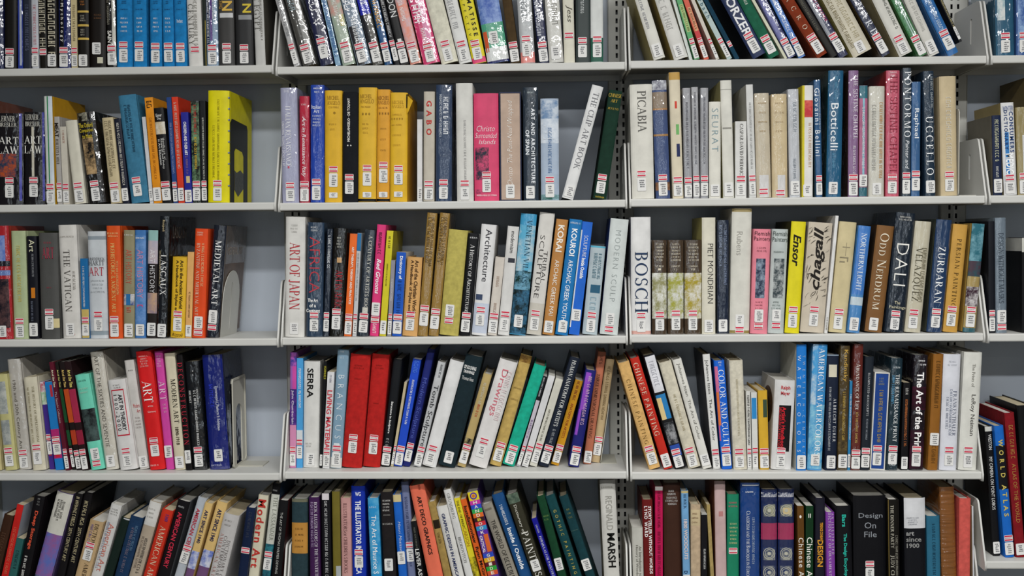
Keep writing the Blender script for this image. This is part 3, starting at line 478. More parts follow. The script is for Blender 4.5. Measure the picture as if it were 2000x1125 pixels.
B(995,1026,1018,416,'#3f96c0','sky blue book lettered VENETIAN VILLAS over trees',f='m',b=[(440,530,'pic:#58a4c4:#a8c4cc:25'),(530,566,'pic:#6a9cb4:#14302c:60'),(566,652,'pic:#14201f:#3a6a88:60')],t=[('VENETIAN VILLAS','#1f4a60',430,552,.6,.32)],l='c',lo=12)
B(1028,1057,1055,414,'#cfcac0','white book lettered TRIBAL SCULPTURE',t=[('TRIBAL','#2a2624',490,552,.68,.26),('SCULPTURE','#2a2624',460,582,.36,.3)],lo=6,b=[(592,654,'#c0b8a6')])
B(1059,1082,1087,427,'#b27d44','tan book lettered KORAI ARCHAIC GREEK MAIDENS',t=[('KORAI','#efe4d0',440,492,.5,.5,'b'),('ARCHAIC GREEK MAI','#efe4d0',508,616,.5,.36)],l='c')
B(1084,1109,1113,427,'#1f70ac','blue book lettered KOUROI ARCHAIC GREEK YOUTHS',t=[('KOUROI','#eef2f4',447,500,.5,.45,'b'),('ARCHAIC GREEK YOUTH','#eef2f4',508,626,.5,.36),('L','#c8dcea',434,438,1,.1,.9)],l='c')
B(1110,1131,1137,432,'#1f60c0','blue paperback about sculpture, wavy white edge',k='p',b=[(450,640,'#d4dce4',0.,.12)],t=[('SCULPTURE','#f0f4f8',460,502,.55,.35),('Inside Outside','#f0f4f8',504,544,.55,.35,'b')],l='c',lo=24)
B(1137,1166,1154,479,'#a5bac2','short pale blue book with framed emblem',b=[(479,484,'#58a8c0'),(556,572,'#2c5a74',.25,.9)],t=[('S','#5a7a88',495,545,.7,.2),('S','#5a7a88',495,545,.4,.25),('S','#8aa4b0',580,610,.5,.4)])
B(1171,1206,1193,426,'#c4ceca','pale green white book lettered MODERN SCULP',side='#223a78',t=[('MODERN SCULP','#9aa6a4',450,588,.5,.3)],l='x')
bay(3,'C')
# ---------------------------------------------------------------- third shelf, right bay
B(1233,1271,1233,424,'#d6d5d2','wide white book with huge navy capitals',t=[('BOSCH','#1f3454',492,610,.52,.58)],l='b',b=[(646,653,'#c89a90',.0,1.)])
for i,(a,b_,n) in enumerate(((1274,1302,'I'),(1304,1335,'II'),(1337,1370,'III'))):
    B(a,b_,a,469,'#46382a',['brown volume I with lily pond foot','brown volume II with green cypress foot','brown volume III with wheat field foot'][i],b=[(533,622,['pic:#8c8a60:#d8d8cc:55','pic:#9a9a40:#d0d0c8:55','pic:#a09030:#d4d0c0:55'][i])],
      t=[('L','#d8c8a4',475,510,6,.2,.85),('L','#d8c8a4',518,522,1,.25,.8),('H',n,'#d8c8a4',524,528,.4,.6)],lo=4,f='m')
B(1371,1397,1369,425,'#d3ccb0','cream book with grey black capitals',side='#a09858',t=[('PIET MONDRIAN','#33322e',476,592,.62,.34)],l='c')
B(1400,1423,1401,430,'#1d2638','navy black book in crinkled plastic',f='m',t=[('S','#8a96ac',440,520,.3,.2),('S','#7a86a0',450,560,.7,.2)],l='c')
B(1425,1463,1430,407,'#cfccbc','very tall cream book with faint title',b=[(407,414,'#9a8a60'),(645,653,'#8a7a48')],t=[('Rubens','#a8a498',452,498,.4,.3)],l='x',lo=-4)
B(1465,1498,1472,447,'#db8290','pink volume with picture panel',b=[(505,582,'pic:#2a3448:#8a98a8:70',.2,.75)],t=[('H','Flemish','#5a3038',452,460,.05,.95),('H','Painters','#5a3038',462,470,.02,.98),('L','#8a4a54',482,492,2,.15,.85),('L','#8a4a54',588,604,3,.15,.75)],l='x',lo=4)
B(1499,1530,1508,447,'#b0bcb8','grey green volume with picture panel',b=[(505,582,'pic:#3a4448:#a8b0ae:70',.2,.85)],t=[('H','Flemish','#4a5450',452,461,.05,.95),('H','Painters','#4a5450',463,472,.02,.98),('L','#5a6460',490,494,1,.15,.85),('L','#6a7470',588,604,3,.15,.75)],l='x',lo=4)
B(1532,1560,1546,432,'#d6ca22','bright yellow book with black handwriting',side='#3a3614',t=[('Ensor','#14120a',458,520,.45,.5,'bi')],lo=6)
B(1562,1608,1580,433,'#c9b79a','wide cream book covered in black doodles',t=[('chagall','#1c1712',444,566,.5,.34,'biU')],lo=10,l='b',sp='doodle')
B(1610,1616,1632,421,'#d6d4d0','very thin tall white book',k='p',l='n',t=[('S','#8a8880',620,645,.5,.5)])
B(1618,1651,1640,432,'#c4b68e','tan cream book with sketched cross',b=[(482,484,'#8a8068',.3,.75),(474,500,'#8a8068',.5,.53)],t=[('S','#8a8068',502,518,.45,.5)],lo=4)
B(1654,1678,1677,440,'#4a84bc','blue book lettered NORTHERN LIGHT',f='m',b=[(440,575,'#3f78c0'),(580,596,'#b4ccd8')],t=[('NORTHERN LIGHT','#e0ecf2',456,568,.5,.42)],l='c')
B(1688,1722,1713,439,'#785430','brown book with cream serif capitals',side='#3a2a1a',t=[('Odd Nerdrum','#ecdcb8',456,604,.5,.34,'b')],l='c')
B(1726,1764,1750,414,'#1c2530','thick black book with giant white letters',f='m',t=[('DALI','#ece8dc',476,558,.5,.62),('H','The','#d8cc98',588,594,.35,.65),('H','Paintings','#d8cc98',597,604,.1,.95),('L','#c8c4b8',423,431,2,.15,.85)],lo=2)
B(1766,1797,1788,431,'#c9be9a','cream book with dark capitals beside black one',f='m',t=[('VELAZQUEZ','#55503e',484,588,.42,.36),('S','#77705a',484,590,.75,.22)],lo=4,l='b')
B(1809,1839,1829,428,'#23395a','dark blue book with bold white capitals',f='m',side='#3a4036',t=[('ZURBARAN','#f0f2f4',482,592,.5,.42,'b')],lo=6)
B(1841,1869,1862,437,'#be9246','ochre book lettered PERSIAN PAINTING',t=[('PERSIAN PAINTING','#4a3614',467,600,.5,.3)],lo=6)
B(1880,1904,1899,436,'#2c5a64','teal picture book, last before shelf end',f='m',side='#b89a50',b=[(436,510,'pic:#2c6472:#7aa8b4:25'),(510,540,'pic:#4a3a44:#2a5058:40'),(540,640,'#a8925c'),(560,598,'pic:#3a2430:#c8c0c0:70')],lo=4)
bay(3,'R')
B(1931,1943,1930,432,'#14161d','black thin book just past the divider',l='b')
B(1945,1966,1943,425,'#6f7b86','grey blue book in glossy plastic',f='m',t=[('DESIGN WITHOUT MASKS','#3a4450',455,592,.5,.45)],l='x')
B(1996,2030,1996,464,'#121214','black book with white band at its head',l='n',b=[(464,492,'#c8c6b8')],sp='band')
bay(3,'F')
# ---------------------------------------------------------------- fourth shelf, left bay
B(-20,6,-34,735,'#b8ac7c','pale yellow book cut by the frame',l='n')
B(9,35,-11,730,'#b7b27c','yellow green book with grey pattern blocks',b=[(745,808,'pic:#8c9290:#b8bcb0:60',.05,.8),(820,868,'pic:#868c8c:#b0b4a8:60',.05,.8)],lo=4)
B(37,63,13,700,'#bcb4a6','grey beige book about 19th and 20th Century Art',f='m',t=[('19th and 20th Century Art','#5c564c',742,876,.36,.32)])
B(65,95,46,735,'#d1c6a2','cream book lettered THE HISTORY OF IMPRESSIONISM',t=[('THE HISTORY OF IMPRESSIONISM','#8a8060',754,862,.68,.14),('S','#9a9070',756,865,.3,.14)],lo=8)
B(96,107,76,745,'#3f2a80','purple paperback with green leaf picture',k='p',b=[(745,772,'pic:#a83048:#d0d0d8:50'),(765,790,'pic:#6aa06a:#c8d4c0:50'),(850,890,'#a02840',.2,.8)],lo=28,l='b')
B(109,126,87,745,'#1f76ba','blue paperback with magenta foot',k='p',b=[(838,895,'#a8286a'),(852,893,'#c02030',.25,.75),(752,775,'#b0303c',.55,.85)],lo=28)
B(128,139,95,706,'#5a1628','maroon slim volume of a matching four',k='p',t=[('Art of Our Time','#e8e0b0',722,756,.5,.5,'b'),('The Saatchi Collection','#c8a0a4',765,826,.5,.4)])
B(140,148,105,706,'#1c1a16','green and black slim volume of a matching four',k='p',b=[(760,825,'#1a4a2a'),(840,870,'#1a4a2a')],t=[('Art of Our Time','#d8cf7a',722,756,.5,.5,'b')])
B(150,160,115,706,'#1c1414','orange and black slim volume of a matching four',k='p',b=[(760,825,'#b84a20'),(840,868,'#a83a20')],t=[('Art of Our Time','#d8b86a',722,756,.5,.5,'b')])
B(161,174,125,705,'#241416','crimson and black slim volume of a matching four',k='p',b=[(760,825,'#a02a48'),(840,868,'#8a2038')],t=[('Art of Our Time','#e0d070',722,756,.5,.5,'b')])
B(179,206,146,729,'#6cc8ae','mint green book with dark photograph',b=[(798,861,'pic:#17171a:#4a5a58:25')],t=[('L','#2a5a50',741,745,1,.2,.75),('L','#a8d4b8',756,768,2,.1,.9)],l='x',lo=2)
B(208,233,176,685,'#cec5b0','tall beige book lettered ART OF THE SIXTIES',f='m',t=[('ART OF THE SIXTIES AND SEVENTIE','#3a362e',694,872,.42,.3)],l='c')
B(236,271,210,739,'#cfccc8','white book with red box around ART IN THEORY',t=[('ART IN THEORY','#26242a',770,840,.62,.24,'b'),('1900-2000','#3a383c',770,840,.34,.2),('L','#7a7876',750,758,2,.3,.75)],b=[(760,762.5,'#b8283a',.14,.86),(848,850.5,'#b8283a',.14,.86),(762,848,'#b8283a',.14,.18),(762,848,'#b8283a',.82,.86)],lo=4)
B(273,292,242,702,'#c8c2ba','off white book with red words Modern Art',t=[('L','#5a5854',722,724,1,.3,.8),('H','Modern','#b83a3c',788,796,.3,.98),('H','Art','#b83a3c',799,806,.6,.98),('L','#8a7a78',814,836,4,.2,.95)],l='c')
B(294,324,265,684,'#cf2022','bright red book lettered ART of the 20th Century',t=[('ART','#f8f0ea',744,786,.5,.6,'b'),('H','of the','#f4e0d8',791,794,.4,.75),('H','Century','#f4e0d8',802,806,.35,.9),('L','#e8a098',694,716,5,.2,.8),('L','#f0c0b8',906,909,1,.1,.7)],lo=24)
B(325,341,301,685,'#c7459a','magenta book lettered ART beside the red one',t=[('ART','#ecc0d8',744,782,.55,.6,'b'),('L','#e0a0c4',788,806,3,.4,.9),('L','#e0a8c8',694,716,5,.2,.8)],lo=22,l='c')
B(343,363,321,689,'#d4c59c','tan book lettered MODERN ART in black',t=[('MODERN ART','#221c14',740,826,.62,.45,'b'),('1890-1918','#3a3020',834,868,.55,.35,'b')],l='c')
B(364,376,344,692,'#120f10','black book lettered DECONSTRUCTION in red',t=[('DECONSTRUCTION','#b8283c',708,868,.5,.6,'b')],l='c',lo=10)
B(378,405,361,705,'#15171b','black book with three columns of white print',f='m',t=[('S','#d8d8d4',760,790,.75,.12),('S','#e0e0dc',762,870,.55,.16),('S','#c8c8c4',762,786,.22,.14),('L','#d0d0cc',722,734,2,.5,.62)],lo=4)
B(411,449,395,692,'#14206e','thick navy book with small white title',f='m',side='#1e2740',t=[('Documenta11_Platform 5: Exhibition','#d8dcec',754,840,.62,.16),('S','#2c3cc0',750,795,.35,.18),('L','#b8bce0',906,909,1,.1,.7)],l='c',lo=12)
bay(4,'L')
# ---------------------------------------------------------------- fourth shelf, middle bay
B(559,578,560,688,'#9a5aa8','purple and pink marbled book at the bay edge',b=[(690,715,'pic:#2a3a8a:#b05ab0:40'),(715,760,'#c04a9a',.4,1.),(760,830,'pic:#2a2468:#6a3a90:30'),(830,918,'#c884a8')],t=[('John Chamberlain','#e8e0f0',762,828,.42,.3)])
B(579,591,580,699,'#4a9ad2','pale blue and white thin book',k='p',b=[(840,870,'#c8d0d4')],t=[('S','#e0ecf4',720,800,.5,.4)],lo=14)
B(592,623,594,705,'#d3d1ca','white book with five bold black capitals',t=[('SERRA','#131313',719,776,.42,.34,'b'),('L','#a8a6a0',864,872,2,.15,.6)],l='c',sb=.055)
B(624,629,633,705,'#101114','thin black book with olive lettering',k='p',t=[('S','#b8b030',715,740,.6,.8)],l='c')
B(630,643,640,726,'#d0cfd0','white thin book lettered LIVING MATERIALS',k='p',t=[('LIVING MATERIALS','#c8404c',762,890,.5,.6,'b'),('S','#8a8a98',732,748,.5,.3)])
B(645,667,660,681,'#7d9aae','grey blue book with spaced white capitals',b=[(893,918,'#d0cfc8'),(865,884,'#c8d0d4',.2,.7)],t=[('BRANCUSI','#dce6ec',732,868,.5,.52),('L','#c8d8e0',683,702,2,.2,.75)])
B(667,706,685,690,'#ae1f1c','thick plain red book, first of pair',f='c',t=[('L','#8a1612',712,720,2,.2,.75),('L','#8a1612',738,741,1,.3,.65)],lo=24)
B(709,742,728,690,'#ae1f1c','thick plain red book, second of pair',f='c',sb=.055,t=[('L','#8a1612',712,720,2,.2,.75),('L','#8a1612',786,788,1,.3,.65)],lo=24)
B(744,761,769,700,'#14161a','black book lettered Structure in Sculpture',t=[('Structure in Sculpture','#e4e4e0',784,846,.42,.3,'b'),('S','#a8a8a4',856,876,.4,.3)],sb=.06)
B(763,768,790,746,'#bcae8e','thin short beige pamphlet',k='p',l='b',sb=.06)
B(769,785,807,700,'#1f48bc','bright blue leaning book with small white title',k='p',t=[('S','#dce4f8',742,828,.5,.25),('S','#4a78d8',705,728,.5,.5)],sb=.06)
B(786,800,836,680,'#1c2468','dark navy book lettered Modern Sculpture',t=[('Modern Sculpture','#4a58a8',738,856,.45,.55)],sb=.06,lo=6)
B(807,822,856,705,'#b7b9bb','silver grey book lettered Tomb Sculpture',t=[('Tomb Sculpture','#2a2a2e',752,872,.45,.55),('S','#6a6c70',712,740,.6,.3)],sb=.055)
B(823,851,880,701,'#d8d7d5','plain white leaning book',l='b')
B(854,888,911,690,'#15252b','thick black teal book with small white heading',f='c',t=[('H','DE KOONING','#e4e4e0',715,722,.08,.8,'b'),('H','DRAWINGS','#e4e4e0',724,730,.12,.75,'b'),('H','Thomas Hess','#d8d8d4',736,743,.1,.8)],l='c',lo=4)
B(892,909,945,728,'#b09a66','tan book with black patterned foot',t=[('S','#d0c4a0',748,790,.5,.3),('S','#b84a30',790,815,.5,.3)],b=[(856,876,'pic:#1c1a18:#b0a070:60')],sb=.05,lo=2)
B(913,950,977,699,'#d7d2ce','thick white book lettered Drawings in pink',t=[('Drawings','#c86a76',722,812,.42,.38),('S','#dcbcbc',724,820,.72,.25)],lo=14)
B(955,978,1018,690,'#b69a58','worn tan book with ragged head',f='c',side='#201a14',t=[('L','#8a7038',756,760,1,.2,.85),('L','#8a7038',778,781,1,.2,.85)],b=[(690,708,'pic:#9a7a3c:#6a4a20:60')],sb=.06,lo=4)
B(979,1008,1044,708,'#18a286','emerald green leaning book',f='c',sb=.06,l='b')
B(1007,1016,1060,733,'#bcb0c0','slim lilac book with black head',k='p',b=[(733,782,'#15141a')],t=[('S','#d8d8dc',738,775,.4,.35),('S','#7a5a90',820,856,.5,.5)],sb=.06)
B(1018,1031,1072,732,'#cfcecf','slim white leaning book',k='p',sb=.05,l='b')
B(1033,1048,1086,738,'#cdc9b4','slim cream leaning book with grey title',k='p',t=[('S','#6c685a',800,862,.45,.25)],sb=.055,lo=4)
B(1050,1071,1114,695,'#19202e','black book lettered HUMAN ANATOMY FOR ARTISTS',t=[('HUMAN ANATOMY FOR ARTISTS','#eceee8',704,832,.5,.38,'b'),('S','#98a0a8',838,870,.5,.25)],sb=.05,lo=4)
B(1075,1092,1124,740,'#c08a1e','mustard yellow book about anatomy for artists',k='p',t=[('S','#7a3020',745,785,.5,.35),('ANATOMY FOR ARTISTS','#8a2c1c',788,855,.5,.35)],sb=.07,lo=2)
B(1107,1131,1142,720,'#1e2068','navy book with purple lightning streak',b=[(728,800,'#8a48b8',.1,.6),(800,850,'#8a48b8',.05,.3)],t=[('S','#d098c8',735,830,.55,.3)],sb=.05)
B(1138,1154,1168,686,'#ae684e','brick book lettered THREE DIMENSIONAL DRAWING',t=[('THREE DIMENSIONAL DRAWING','#3a1c14',730,856,.42,.38),('S','#5a2c20',695,716,.5,.4)],sb=.09,l='c')
B(1155,1171,1184,700,'#b6a07a','tan book resting on a bookend',t=[('S','#7c6844',715,822,.5,.35)],sb=.11,lo=10)
bay(4,'C')
# ---------------------------------------------------------------- fourth shelf, right bay
B(1268,1291,1205,704,'#cda466','tan leaning book lettered CHINESE PAINTING',f='c',t=[('CHINESE PAINTING','#7a5c2c',740,866,.45,.34)],sb=.03,lo=6)
B(1297,1315,1229,696,'#b72a1e','red leaning book lettered CHINESE PAINTING',t=[('CHINESE PAINTING','#eecba4',708,850,.42,.55,'b')],sb=.03,l='c')
B(1318,1342,1254,689,'#17171a','black leaning book with white and blue panels',b=[(695,765,'#d4d4dc',.1,.95),(770,818,'#2a78b0',.1,.92),(776,818,'#d8c088',.1,.5),(824,866,'pic:#26282c:#9a9ca0:60',.1,.92),(868,890,'#2a4a9c',.1,.92)],t=[('S','#a8a8b4',705,755,.5,.4)],sb=.035)
B(1345,1370,1285,703,'#cdc2a2','plain cream leaning book',t=[('S','#a89c7c',770,840,.5,.2)],sb=.04,f='c')
B(1373,1391,1312,699,'#d6d3c6','white leaning book lettered The Art of Color',t=[('Johannes Itten  The Art of Color','#77756e',709,858,.5,.42)],sb=.035,l='c')
B(1393,1407,1372,691,'#d6d4ce','second white book lettered The Art of Color, steeper',side='#3c3c40',t=[('Johannes Itten · The Art of Color','#4a4a46',702,860,.42,.5)],sb=.035)
B(1410,1430,1394,703,'#1c5fc6','blue and orange book lettered COLOR AND CULTURE',b=[(715,765,'#c86a90',0.,.3),(765,830,'#d8703c',0.,.25),(830,860,'#c85a80',0.,.12)],t=[('COLOR AND CULTU','#e4ecf4',722,876,.6,.42),('L','#c8d8ec',706,714,2,.4,.85)],sb=.035,lo=2)
B(1433,1459,1424,703,'#cdc3a6','cream cloth book with blank spine',f='c',sb=.03,t=[('S','#b8ae90',740,850,.5,.15)])
B(1460,1468,1457,764,'#d0cec4','slim white book with black title',k='p',t=[('S','#2a2824',772,870,.5,.5)],sb=.03)
B(1470,1481,1467,766,'#cfcfc8','slim white book with blue oval',k='p',b=[(777,818,'#2f84c0',.05,.9)],sb=.03)
B(1484,1502,1480,762,'#cda232','yellow book with dark cat shape on cover',side='#c09838',b=[(780,815,'#3a4a3a',.5,.95)],sb=.03,sp='blot')
B(1505,1548,1514,741,'#d0cecb','thick white handbook with black title block',sb=.03,t=[('H','Ralph','#b83a40',753,762,.3,.75,'b'),('H','Mayer','#b83a40',764,773,.3,.75,'b'),("Artist's Handbook",'#d02430',794,878,.5,.2,'b'),('S','#c83038',795,876,.32,.12)],b=[(791,881,'#141214',.25,.85)],l='b',sp='arcpic')
B(1553,1574,1556,673,'#1f72c0','tall blue book reading WATERCOLORS',side='#c8c8b8',sb=.02,t=[('TWENTIETH-CENTURY','#a8d0ec',694,886,.72,.24),('WATERCOLORS','#e4f0f8',694,882,.25,.32)],l='c')
B(1576,1605,1588,672,'#3a8cc8','tall blue book lettered AMERICAN WATERCOLORS',f='m',b=[(672,790,'pic:#4a98cc:#b8d0d8:25',0.,.35),(790,915,'pic:#3a8cc0:#8ac0d4:30')],t=[('AMERICAN WATERCOLORS','#eef4f6',680,890,.62,.36)],sb=.02,l='c',lo=4)
B(1610,1633,1615,692,'#182032','dark navy book with cream square',b=[(712,736,'#cfc6a4',.15,.85),(693,694.5,'#8a98a8')],t=[('ALBRECHT DURER','#d8dce0',778,862,.72,.2),('S','#b0b8c0',756,880,.3,.18)],sb=.02,l='c')
B(1635,1654,1641,675,'#483a20','brown book with gold painter name',f='m',t=[('Kandinsky','#c8a048',683,745,.55,.5),('S','#b89a48',765,860,.5,.25)],b=[(863,880,'pic:#3a3020:#6a5a38:60')],sb=.02,l='c')
B(1655,1660,1660,744,'#2a78a8','very thin blue book',k='p',sb=.02,l='c',t=[('S','#d0e0e8',770,860,.5,.5)])
B(1661,1679,1668,672,'#5d2620','red brown book lettered ABUNDANCE OF LIFE',f='m',t=[('Abundance of Life','#f0e6d8',710,800,.5,.38,'b'),('S','#b89858',805,865,.5,.25)],sb=.02)
B(1680,1697,1690,696,'#1c222a','black book about illuminated manuscripts',t=[('ILLUMINATED MANUSCRIPTS','#c8ccd0',728,812,.5,.24),('S','#8a9098',818,858,.5,.2)],sb=.02)
B(1699,1728,1709,727,'#1f4084','blue book in a white slipcase',k='slip',fr='#d4d0c4',t=[('S','#a08a50',762,866,.5,.25),('L','#8a8a70',738,752,3,.3,.7)],sb=.02,lo=4)
B(1730,1752,1741,699,'#1b2e38','dark teal book lettered THE RENAISSANCE PRINT',f='m',t=[('THE RENAISSANCE PRINT','#eef0ee',731,862,.6,.32),('S','#5a9ac0',733,790,.25,.22),('L','#c0ccd0',716,719,1,.2,.8),('H','YALE','#c8d4d8',904,909,.2,.8)],sb=.02,lo=8)
B(1759,1772,1765,747,'#100f12','slim black book with orange title',k='p',t=[('S','#b86a38',780,872,.5,.35),('S','#d8d4cc',758,770,.5,.4)],sb=.02,l='c')
B(1775,1802,1785,693,'#1c151c','plum black book lettered The Art of the Print',f='m',b=[(755,800,'pic:#3a1424:#1c1418:30'),(840,915,'pic:#3a1828:#1a141a:30')],t=[('The Art of the Print','#f4f0ec',727,880,.5,.5,'b'),('L','#e4e0e0',702,714,2,.2,.95)],sb=.02,lo=2)
B(1811,1831,1823,691,'#8a5a22','brown book with small white label',t=[('S','#5a3a10',705,800,.5,.4),('S','#6a4418',870,905,.5,.4)],l='c',lo=44,sb=.02)
B(1833,1867,1842,691,'#cdcfda','white lilac book with slate capitals',t=[('FRANKENTHALER','#6a7084',763,850,.72,.2),('S','#8a90a0',760,850,.5,.14),('S','#8a90a0',775,838,.3,.14),('L','#b4b8c4',704,714,2,.2,.85)],sb=.02,lo=6)
B(1871,1908,1883,687,'#d2d1c4','tall cream white book, last on its shelf',t=[('The Prints of','#8a8880',710,755,.55,.18),('LeRoy Neiman','#4a4844',770,850,.58,.3)],sb=.02,lo=2)
bay(4,'R')
B(1940,1957,1923,832,'#121214','black book with white name and title',b=[(832,842,'#c4c4ba')],t=[('WESTON','#e0e0dc',848,878,.55,.45),('MY CAMERA ON POINT LOBOS','#e0e0dc',892,995,.5,.45)],l='c')
B(1959,1981,1937,830,'#1b62b8','blue and black book lettered WORLD ATLAS',b=[(870,955,'#15151a')],t=[('WORLD','#c8b45c',858,932,.5,.5,'b'),('ATLAS','#c8b45c',946,1008,.5,.5,'b')])
B(1984,2003,1961,805,'#7a121a','dark red atlas with gold lettering',f='c',t=[('ATLAS OF THE WORLD','#a8783c',905,1020,.5,.4),('S','#a8783c',830,900,.5,.4)],l='c')
B(2006,2034,1986,790,'#101012','black book beside the red atlas',l='n')
bay(4,'F')
# ---------------------------------------------------------------- fifth shelf, left bay
B(-22,-3,9,1003,'#3a2418','worn brown book at the frame edge',l='n',t=[('S','#5a4030',1040,1120,.5,.4)])
B(3,16,34,984,'#c02420','red slim book with faint orange title',k='p',side='#a8b0c4',t=[('S','#d86a50',1030,1120,.5,.4)])
B(18,32,33,1050,'#2c5c5a','short teal leaning book',k='p',t=[('S','#173838',1075,1110,.5,.4)])
B(36,57,68,966,'#121013','black book lettered Deep Storage in red',t=[('Deep Storage','#e0583c',997,1072,.5,.4,'b'),('S','#e0dcd4',1085,1130,.4,.25),('L','#8a8a88',972,986,3,.4,.7)],side='#181416')
B(68,101,113,957,'#6a5a88','white headed book with purple picture',b=[(957,1042,'#cfcbba'),(1042,1125,'pic:#8a5a90:#5a6ab0:25'),(1125,1190,'pic:#2a3a70:#c0b8c0:30')],t=[('S','#3a3632',978,1012,.62,.14),('S','#2a2622',976,1016,.45,.14),('S','#3a3632',976,1012,.28,.14)])
B(111,126,148,962,'#141214','black book with gold capitals, first of pair',t=[('20TH CENTURY ART','#b8ac88',1030,1095,.45,.45),('S','#b8ac88',970,1028,.5,.45)])
B(129,145,166,960,'#131113','black book with gold capitals, second of pair',t=[('20TH CENTURY ART','#b8ac88',1030,1098,.45,.45),('S','#b8ac88',978,1028,.5,.45)])
B(147,175,177,1013,'#b89c74','tan book lettered DICTIONARY OF AMERICAN',k='h',t=[('DICTIONARY OF AMER','#3a2c1c',1022,1125,.62,.3),('S','#6a5a8a',1025,1075,.3,.2)],l='b',lo=80)
B(178,200,218,982,'#cac8c3','white book lettered American Art in red',t=[('American Art','#c06a5c',1022,1114,.6,.42),('S','#8a92a8',1020,1110,.28,.22),('L','#8a8884',993,1005,3,.15,.85)])
B(202,221,238,1008,'#16241f','dark green black book',b=[(1008,1014,'#b8bac0',.3,1.)],l='n')
B(223,250,255,1005,'#163252','dark blue leaning book with faint title',f='c',t=[('S','#5a7a98',1025,1075,.7,.2),('S','#7a7080',1030,1120,.45,.2)])
B(252,276,294,976,'#aa9c8a','beige leaning book with white head',b=[(976,1026,'#cfccc4')],t=[('S','#4a4440',1050,1120,.6,.25),('S','#7a6c60',1048,1110,.3,.2),('L','#8a8680',992,1012,3,.1,.7)])
B(280,303,318,992,'#c0301f','red leaning book lettered AMERICAN ART',t=[('AMERICAN ARTI','#f0cc98',1027,1140,.55,.5,'b'),('S','#3a3080',1004,1020,.6,.3)])
B(306,331,348,974,'#131114','black leaning book lettered AMERICAN CENTURY in pink',t=[('AMERICAN CENTURY','#c83048',1000,1108,.5,.38,'b'),('L','#c8c8c8',987,992,1,.2,.7)],side='#5a5c60')
B(341,359,388,969,'#a8b2be','pale blue leaning book lettered AMERICAN CENTURY in red',t=[('AMERICAN CENTURY','#b03040',993,1095,.45,.4,'b')],l='b',lo=70)
B(361,377,401,980,'#d0b072','tan and blue book lettered ART SINCE 1940, first',b=[(1076,1110,'pic:#2a50b0:#c8cce0:25'),(1110,1180,'#6a4a70')],t=[('ART SINCE 1940','#1c2048',996,1060,.5,.45,'b')],l='n')
B(383,405,425,977,'#d0b072','tan and blue book lettered ART SINCE 1940, second',b=[(1074,1106,'pic:#2a50b0:#c8cce0:25'),(1106,1180,'#6a4a70')],t=[('ART SINCE 1940','#1c2048',994,1056,.5,.4,'b')],l='n')
B(408,440,438,1000,'#bcb7b4','wide white book lettered DICTIONARY OF CONTEMPORARY',t=[('DICTIONARY OF','#6a6260',1053,1130,.72,.2),('CONTEMPORARY','#6a6260',1046,1130,.48,.2),('AMERICAN ARTI','#b08078',1042,1130,.22,.2),('L','#8a8682',1014,1028,2,.1,.7)])
B(465,483,482,990,'#14203c','navy black book with striped label',l='s',lo=70,t=[('S','#3a4050',1000,1050,.5,.3)])
B(485,505,505,965,'#d4caa4','cream book lettered Modern Art in bold red',t=[('Modern Art','#b8322a',975,1108,.48,.55,'b')])
B(512,528,533,943,'#16304c','book with black head, cream title and blue foot',b=[(943,965,'#121214'),(965,1062,'#c4c6b4'),(1062,1170,'pic:#1a3a4c:#3a8a94:25')],t=[('THE LASSANDER','#7a7c70',970,1055,.6,.4),('L','#c8c8c4',955,960,1,.15,.7)],l='b',lo=56)
B(531,550,545,976,'#131315','black book with fine white title by divider',t=[('THE ART OF THOMAS WILMER DEWING','#b8b8b0',1000,1120,.45,.2)],side='#3a1416')
bay(5,'L')
# ---------------------------------------------------------------- fifth shelf, middle bay
B(560,601,560,973,'#25393f','worn dark teal cloth book with tan label',f='c',b=[(1020,1080,'#b8843c'),(973,980,'#6a6a58')],t=[('L','#5a3a14',1028,1070,4,.15,.85)])
B(606,626,605,971,'#3c1c48','purple book reading BOOK ILLUSTRATORS',t=[('BOOK ILLUSTRATORS of the Twentieth','#d8c8dc',980,1128,.66,.32),('S','#a890b4',980,1070,.28,.22)])
B(630,648,628,963,'#121216','black book with striped label at its head',b=[(964,976,'#d8ccd0',.1,.85)],t=[('S','#b8b8b8',978,1130,.5,.3)],l='n')
B(651,666,649,960,'#6c6226','olive green book with pale foot',b=[(1105,1180,'#a0a8a8',.4,1.)],side='#5a5a40',l='n')
B(668,687,665,972,'#bd8e8a','dusty pink book about illustrators of children',t=[("ILLUSTRATORS of CHILDREN'S BOOKS",'#6a4444',982,1118,.45,.35)])
B(689,715,685,949,'#142f9c','royal blue book reading ILLUSTRATOR IN AMERICA',t=[('THE ILLUSTRATOR IN AMERICA','#e8ecf4',977,1120,.5,.42,'b'),('H','WG','#e0e4f0',960,968,.3,.72,'b')],l='b',lo=64)
B(725,746,718,972,'#2c8cc4','sky blue book with bold white title',b=[(975,1120,'pic:#2c8cc4:#5aa8d0:30')],t=[('The Art of Maurice S','#eef4f6',1006,1120,.5,.45),('L','#d8e8f0',988,992,1,.15,.8)])
B(750,774,743,960,'#1c1819','black cloth book with small white heading',f='c',t=[('L','#c8c4bc',975,998,4,.15,.8),('L','#a8a49c',1004,1006,1,.2,.75),('L','#b8b4ac',1021,1024,1,.1,.9)],l='c',lo=60)
B(779,795,767,965,'#1c5eb8','blue book with white handwritten title',b=[(965,980,'#c8b888')],t=[('Henri Matisse Jazz','#e4ecf4',1018,1095,.5,.45,'i')],l='c',lo=74)
B(797,813,783,940,'#6c7494','slate lilac book with dark title',t=[('S','#3a4468',970,1075,.5,.35),('S','#3a4468',1085,1105,.5,.3)],l='b',lo=74)
B(816,829,801,1017,'#131517','short black book with white capitals',k='p',t=[('LEVER ASSO','#d0d0cc',1072,1140,.45,.4,'b'),('S','#6a6a60',1030,1070,.5,.3)])
